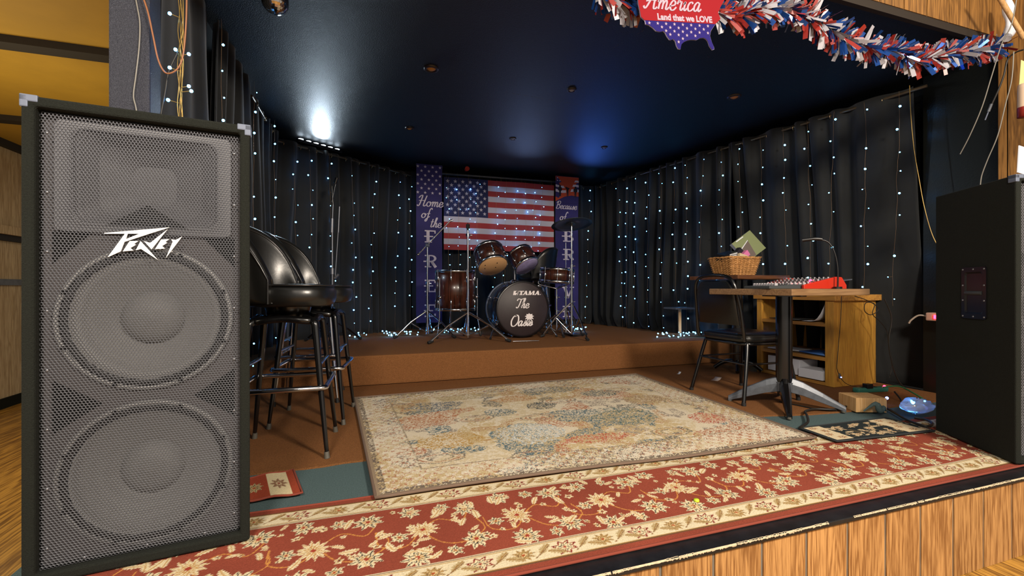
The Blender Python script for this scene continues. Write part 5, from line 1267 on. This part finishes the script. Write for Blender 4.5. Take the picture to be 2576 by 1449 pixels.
banner('narrow navy banner reading Because of the, with silhouettes on orange, right of the flag', 1397, 1455, [('Because', .03, 1.48, .098), ('of', .18, 1.33, .11), ('the', .46, 1.21, .11)], [('B', 1.04), ('R', .795), ('A', .54), ('V', .285), ('E', .03)], False)
t = None
q = Pd(1172, 434, 5.58); o = MB().cyl((0, 0, 0), (0, -.06, .0), .022, .028, 14).build('stage_light', M['red']); o.location = (q.x, q.y-.02, q.z+.03); tag(o, 'tiny red stage lamp clipped on the rod above the flag', 'stage light')
# ================================================================== SIGN AND GARLAND on the header
sy = 1.52
def sg(px, py): p = Py(px, py, sy); return p
c0 = sg(1715, 60)
# outline in photo px measured on the plaque plane
OUT = [(1604,-110),(1700,-118),(1760,-112),(1780,-95),(1800,-100),(1815,-70),(1845,-90),(1870,-130),(1890,-118),(1878,-70),(1850,-40),(1838,-15),(1822,0),(1812,18),(1806,32),(1812,48),(1800,60),(1795,68),(1788,78),(1786,90),(1790,104),(1796,118),(1797,124),(1792,126),(1785,116),(1781,104),(1776,98),(1770,95),(1760,96),(1752,101),(1745,100),(1738,100),(1728,102),(1720,106),(1714,112),(1712,120),(1712,124),(1706,123),(1702,116),(1699,104),(1693,98),(1688,101),(1684,100),(1678,92),(1673,82),(1668,78),(1660,80),(1650,78),(1642,70),(1632,63),(1624,61),(1622,52),(1612,42),(1610,28),(1606,10),(1600,-60)]
rz = 0
t = thing('map_sign', 'red and blue USA-shaped sign reading America Land that we LOVE on the garland', 'sign', (c0.x, sy, c0.z))
loc = Vector((c0.x, sy, c0.z))
P2 = [(lambda p: (p.x-loc.x, p.z-loc.z))(sg(*q)) for q in OUT]
fs_ = lambda x, y, q: (x, -q, y)
m = MB(); m.prism(P2, fs_, -.004, .0); sb = m.build('board', M['signedge'], t)
l0 = sg(1622, 51); l1 = sg(1800, 61)
def split(P, keep_up):
    a = Vector((l0.x-loc.x, l0.z-loc.z)); b = Vector((l1.x-loc.x, l1.z-loc.z)); n = Vector((-(b-a).y, (b-a).x))
    S_ = lambda p: (Vector(p)-a).dot(n)*(1 if keep_up else -1); out = []
    for i in range(len(P)):
        p, q = P[i], P[(i+1) % len(P)]; sp, sq = S_(p), S_(q)
        if sp >= 0: out.append(p)
        if sp*sq < 0: f = sp/(sp-sq); out.append((p[0]+(q[0]-p[0])*f, p[1]+(q[1]-p[1])*f))
    return out
def inset(P, d):
    cx_ = sum(p[0] for p in P)/len(P); cy_ = sum(p[1] for p in P)/len(P); return [(cx_+(p[0]-cx_)*(1-d), cy_+(p[1]-cy_)*(1-d)) for p in P]
m = MB(); m.prism(split(P2, True), fs_, .0002, .0012); m.build('red_print', M['signred'], sb)
low = split(P2, False); m = MB(); m.prism(inset(low, .012), fs_, .0002, .0012)
def inside(p, P):
    r = False
    for i in range(len(P)):
        a, b = P[i], P[i-1]
        if (a[1] > p[1]) != (b[1] > p[1]) and p[0] < (b[0]-a[0])*(p[1]-a[1])/(b[1]-a[1])+a[0]: r = not r
    return r
for zy in range(8):
    for zx in range(10):
        px = 1633+zx*21+(10.5 if zy % 2 else 0); py = 58+zy*8.8+(px-1633)*.055
        p = sg(px, py); p = (p.x-loc.x, p.z-loc.z)
        if all(inside(q, low) for q in star_poly(p[0], p[1], .0075)): m.prism(star_poly(p[0], p[1], .0075), fs_, .0013, .0018, mi=1)
m.build('blue_print', [M['signblue'], M['signtext']], sb)
m = MB()
a = sg(1622, 31); sc_ = (sg(1780, 40).x-sg(1622, 31).x)
b_ = sg(1625, 29); e2 = Vector((l1.x-l0.x, l1.z-l0.z)).normalized(); n2 = Vector((-e2.y, e2.x))
def along(o): return lambda x, y, q: fs_(o.x-loc.x+e2.x*x+n2.x*y, o.z-loc.z+e2.y*x+n2.y*y, q+.0010)
script_text(m, 'America', -.005, .012, .080, along(b_), .10, .35, gap=.03)
a = sg(1653, 47); b_ = sg(1799, 55); wd = b_.x-a.x
font_text(m, 'Land that we LOVE', .034, along(a), bold=.0016, x=0, y=-.004, xs=wd/.285)
m.build('lettering', M['signtext'], t, fix=False)
# garland
pts = [(1500, -30), (1560, -2), (1640, 5), (1740, 10), (1840, 42), (1880, 28), (1930, 18), (1990, 30), (2060, 55), (2120, 95), (2190, 118), (2250, 128), (2300, 152), (2350, 142), (2400, 132), (2450, 128), (2512, 118)]
P = smooth_pts([Py(x, y, 1.605) for x, y in pts], 14)
t = thing('tinsel_garland', 'red white and blue foil garland draped across the top right', 'garland', tuple(P[0])); o0 = P[0]
MB().tube([p-o0 for p in P], .004, 6).build('core_wire', M['bmetal'], t)
rr = random.Random(4); ms = {k: MB() for k in ('gred', 'gwhite', 'gblue')}
tot = len(P)
for i in range(1500):
    f = rr.random()*(tot-1.001); k = int(f); p = P[k].lerp(P[k+1], f-k)-o0; ax = (P[k+1]-P[k]).normalized()
    ang = rr.uniform(0, 2*PI); rad = Vector((0, math.cos(ang)*.55, math.sin(ang))); rad = (rad-ax*rad.dot(ax)*.6)
    d = (rad+ax*rr.uniform(-.1, 1.1)).normalized(); L = rr.uniform(.05, .105); w2 = rr.uniform(.006, .0115)
    s_ = d.cross(Vector((rr.uniform(-1, 1), rr.uniform(-1, 1), rr.uniform(-1, 1)))).normalized()*w2; bend = Vector((0, 0, -.012))*rr.random()
    mm = ms[rr.choice(('gred', 'gwhite', 'gblue', 'gwhite', 'gred', 'gblue'))]
    q0 = p+d*.004; q1 = p+d*L*.55+bend*.4; q2 = p+d*L+bend
    mm.add([q0-s_*.6, q0+s_*.6, q1-s_, q1+s_, q2-s_, q2+s_], [(0, 1, 3, 2), (2, 3, 5, 4)])
for k, mm in ms.items(): o = mm.build({'gred': 'red_foil', 'gwhite': 'white_foil', 'gblue': 'blue_foil'}[k], M[k], t, fix=False); o['kind'] = 'stuff'
# ================================================================== CABLES
def cable(name, label, pts, r, m_, cat='cable', sm=8):
    P = smooth_pts(pts, sm); o = MB().tube(P, r, 8).build(name, M[m_]); base(o, P[0]); return tag(o, label, cat)
cable('power_cable', 'thin grey cable taped down the front of the pillar', [Py(x, y, 1.94) for x, y in ((338, -20), (346, 20), (352, 60), (350, 120), (342, 190), (336, 240), (342, 270), (350, 320))], .0024, 'greycord')
cable('power_cable', 'orange-brown cord drooping from the pillar to the light bundle', [Py(x, y, 1.93) for x, y in ((355, -20), (372, 30), (385, 90), (398, 150), (415, 182), (435, 182), (452, 165), (462, 130), (468, 60), (470, -20))], .003, 'orangecord')
cable('power_cable', 'black cord hanging beside the pillar behind the orange one', [Py(x, y, 1.97) for x, y in ((448, 130), (425, 180), (416, 230), (405, 290), (398, 340))], .003, 'cord')
cable('hanging_wire', 'long thin black and silver wire hanging from the right post', [Px(x, y, 3.3) for x, y in ((2560, -20), (2545, 60), (2520, 110), (2495, 190), (2470, 270), (2440, 340), (2415, 388))], .0028, 'greycord')
cable('hanging_wire', 'thin wire curving down to the top of the right speaker', [Px(x, y, 3.2) for x, y in ((2550, 130), (2545, 200), (2530, 260), (2510, 340), (2485, 400), (2470, 440), (2466, 466))], .0026, 'greycord')
cable('audio_cable', 'grey cable with a metal jack plug hanging beside the wood post', [Px(x, y, 3.3) for x, y in ((2575, 125), (2555, 132), (2535, 150), (2525, 190), (2512, 225), (2495, 262))], .0042, 'cord')
t = thing('jack_plug', 'metal jack plug at the end of the hanging grey cable', 'plug', tuple(Px(2490, 272, 3.3)))
b0 = Px(2490, 272, 3.3); d_ = Px(2478, 302, 3.3)-b0
MB().cyl(-d_*.35, d_*.3, .0065, n=10).build('barrel', M['steel'], t); MB().cyl(d_*.3, d_*1.0, .0032, n=8).build('pin', M['silver'], t)
cable('hanging_wire', 'gold twisted wire hanging between the front curtain and right speaker', [Pl(x, y, (3.70, 2.02), (3.80, 1.7)) for x, y in ((2288, 215), (2292, 300), (2300, 380), (2312, 450), (2325, 520), (2345, 590), (2370, 638))], .0026, 'goldcord')
cable('audio_cable', 'long black cable snaking over the carpet round the table foot', [Pz(x, y, .022) for x, y in ((2012, 1076), (2032, 1062), (2030, 1045), (2026, 1035), (2050, 1029), (2100, 1030), (2130, 1022), (2160, 1010), (2190, 1006), (2215, 1018), (2250, 1038), (2290, 1060), (2330, 1072), (2345, 1066), (2330, 1056), (2300, 1050))], .0065, 'cord')
cable('audio_cable', 'thin black cable running under the mixing table towards the cabinet', [Pz(x, y, .013) for x, y in ((1960, 1010), (2010, 1020), (2060, 1030), (2105, 1033))], .004, 'cord')
cable('power_cable', 'green cord rising from the power strip towards the right speaker', [Pd(x, y, 3.0) for x, y in ((2222, 974), (2262, 972), (2300, 990), (2335, 1012))], .005, 'greencord')
cable('power_cable', 'tangled black cables hanging down the front curtain by the cabinet', [Pd(x, y, 3.25) for x, y in ((2225, 752), (2243, 800), (2236, 860), (2246, 920), (2262, 960), (2285, 985), (2300, 1015), (2312, 1040))], .0045, 'cord')
0 and cable('power_cable', 'thin green-brown cord looping down the front curtain', [Pd(x, y, 3.15) for x, y in ((2225, 900), (2240, 935), (2275, 960), (2310, 975), (2335, 965), (2345, 940), (2336, 985), (2334, 1010))], .003, 'goldcord')
cable('power_cable', 'black cable arching over the plywood block', [Pd(x, y, 2.9) for x, y in ((2250, 985), (2268, 1010), (2272, 1045), (2285, 1065), (2300, 1058), (2305, 1030), (2312, 1010), (2325, 1030), (2316, 1052))], .005, 'cord')
cable('power_cable', 'black cable coil hanging over the rounded cabinet end', [Pd(x, y, 3.30) for x, y in ((2150, 745), (2180, 755), (2205, 770), (2208, 782), (2190, 792), (2175, 782), (2178, 762), (2200, 765), (2195, 790), (2215, 810), (2232, 835), (2236, 870), (2245, 910), (2238, 950))], .0028, 'cord', sm=6)
cable('usb_cable', 'thin cable with an inline switch hanging down the cabinet corner', [Pd(x, y, 3.28) for x, y in ((2117, 745), (2115, 800), (2110, 860), (2106, 910), (2106, 930), (2118, 955), (2135, 968), (2165, 976))], .0022, 'cord')
q = Pd(2112, 946, 3.27); t = thing('inline_switch', 'small grey inline switch glowing blue at the cabinet corner', 'switch', tuple(q)); MB().ball((0, 0, 0), .012, 10, sc=(.8, .6, 1.8)).build('body', M['greybox'], t); MB().ball((.004, -.009, -.008), .0045, 8).build('indicator_light', M['blueled'], t)
# power strips
q = Pz(2190, 985, .01); t = thing('power_strip', 'green power strip with a red light on the floor by the cabinet', 'power strip', (q.x, q.y, .008), math.radians(-8))
m = MB(); m.box((-.13, -.025, 0), (.13, .025, .035), bev=.012); m.build('housing', M['greenstrip'], t)
for k in range(3): MB().box((-.08+k*.05, -.012, .0345), (-.055+k*.05, .012, .037)).build('outlet', M['port'], t)
MB().box((-.06, -.03, .03), (-.01, .01, .062), bev=.004).build('plug_adapter', M['blackplastic'], t)
MB().ball((.105, -.012, .036), .010, 10).build('indicator_light', M['redled'], t)
q = Px(2352, 797, 3.78); t = thing('power_strip', 'pale power strip with red switch fixed to the black wall', 'power strip', (q.x, q.y, q.z))
m = MB(); m.box((-.02, -.20, -.028), (.055, .045, .028), bev=.008); m.build('housing', M['whitestrip'], t)
MB().box((-.026, -.03, -.013), (-.018, -.005, .013), bev=.002).build('switch', M['redled'], t)
MB().tube([(0, .04, 0), (-.01, .09, .005), (-.02, .13, -.03), (-.02, .145, -.055)], .006, 8, sm=5).build('cord', M['whitecord'], t)
# plywood block, plastic bag, scraps
a = Pz(2228, 1045, .008); o = MB().box((-.07, -.09, 0), (.11, .06, .085), bev=.003).build('plywood_block', M['ply']); o.location = (a.x+.0, a.y+.16, .008); o.rotation_euler = (0, 0, -.35); tag(o, 'pale plywood block on the carpet beside the plastic bag', 'wood block')
o = MB().tube([(-.10, -.075, .02), (-.06, -.115, .07), (-.04, -.125, .03), (-.01, -.125, .045), (.02, -.12, .02)], lambda u: .018*math.sin(PI*min(max(u, .08), .92)), 8, sm=4).build('carpet_scrap', M['teal']); o.location = (a.x, a.y+.13, .008); tag(o, 'torn teal carpet scrap curled against the plywood block', 'carpet scrap')
a = Pz(2305, 1048, .012); bm = MB().ball((0, 0, .055), .07, 22, sc=(1.4, .9, .5)); r = random.Random(3)
bm.v = [tuple(Vector(v)*(1+.16*math.sin(v[0]*60+v[1]*35)+.10*r.uniform(-1, 1))+Vector((0, 0, .004))) for v in bm.v]; bm.v = [(x, y, max(z, .001)) for x, y, z in bm.v]
o = bm.build('plastic_bag', M['plastic']); o.location = (a.x, a.y, .009); tag(o, 'crumpled clear plastic bag lit by lights on the floor', 'plastic bag')
t = pile('loose fairy lights glowing inside and around the plastic bag', (a.x, a.y-.02, .06), .09, .04, 4, 8)
q = Pz(2242, 997, .06); o = MB().ball((0, 0, 0), .009, 10).build('led_light', M['blueled']); o.location = (q.x-.04, q.y, .052); tag(o, 'single bright blue-white bulb beside the green power strip', 'bulb')
for lb, px, py, w_, l_, m_ in (('crumpled cream paper scrap on the carpet near the chair', 1708, 940, .045, .02, 'paper'), ('torn clear wrapper on the carpet under the chair', 1802, 955, .10, .05, 'tape')):
    q = Pz(px, py, .01); o = sheet('paper_scrap', lb, (q.x, q.y, .0105), w_, l_, .5, m_, .01, 'scrap')
q = Pz(1752, 1260, .01); o = MB().lathe([(0, .007), (.008, .007), (.0095, .004), (.0095, 0)], n=16).build('bottle_cap', M['limecap']); o.location = (q.x, q.y, .0095); tag(o, 'tiny lime green cap on the red runner', 'cap')
# things on the right hand post
q = Px(2566, 190, 3.36)
q = Py(2569, 185, 1.395); o = MB().box((-.012, -.002, -.08), (.10, 0, .07)).build('paper_note', M['note']); o.location = (q.x, 1.3985 if False else q.y, q.z); o.rotation_euler = (0, .12, 0); tag(o, 'yellow-green note pinned high on the wood post', 'note')
q = Py(2563, 400, 1.395); o = MB().box((-.012, -.004, -.075), (.08, 0, .07)).build('paper_note', M['paper']); o.location = (q.x, q.y, q.z); o.rotation_euler = (0, .10, 0); tag(o, 'white handwritten note low on the wood post', 'note')
q = Py(2580, 260, 1.36); t = thing('wall_bottle', 'bottle with printed label and orange base on the wood post', 'bottle', (q.x, q.y, q.z))
MB().lathe([(.0, .10), (.028, .10), (.030, .08), (.030, -.02)], n=24).build('label_body', M['bottle'], t); MB().lathe([(.031, -.02), (.031, -.07), (.0, -.072)], n=24).build('orange_base', M['gred'], t)
o = MB().tube([Py(2500, -30, 1.50), Py(2575, 95, 1.50)], .012, 8).build('wood_batten', M['ply']); base(o, Py(2500, -30, 1.50)); tag(o, 'pale diagonal wooden strip at the top of the post', 'batten')
m = MB(); r = random.Random(6)
c_ = Py(2535, 60, 1.56); P = [c_+Vector((0, 0, .14)), c_+Vector((.01, 0, .05)), c_+Vector((.02, 0, -.04)), c_+Vector((-.01, 0, -.09))]
o = MB().tube(P, lambda u: .016+.012*math.sin(u*7)**2, 8, sm=6).build('cloth_tie', M['paper']); base(o, P[0]); tag(o, 'white twisted cloth tied at the end of the garland', 'cloth')
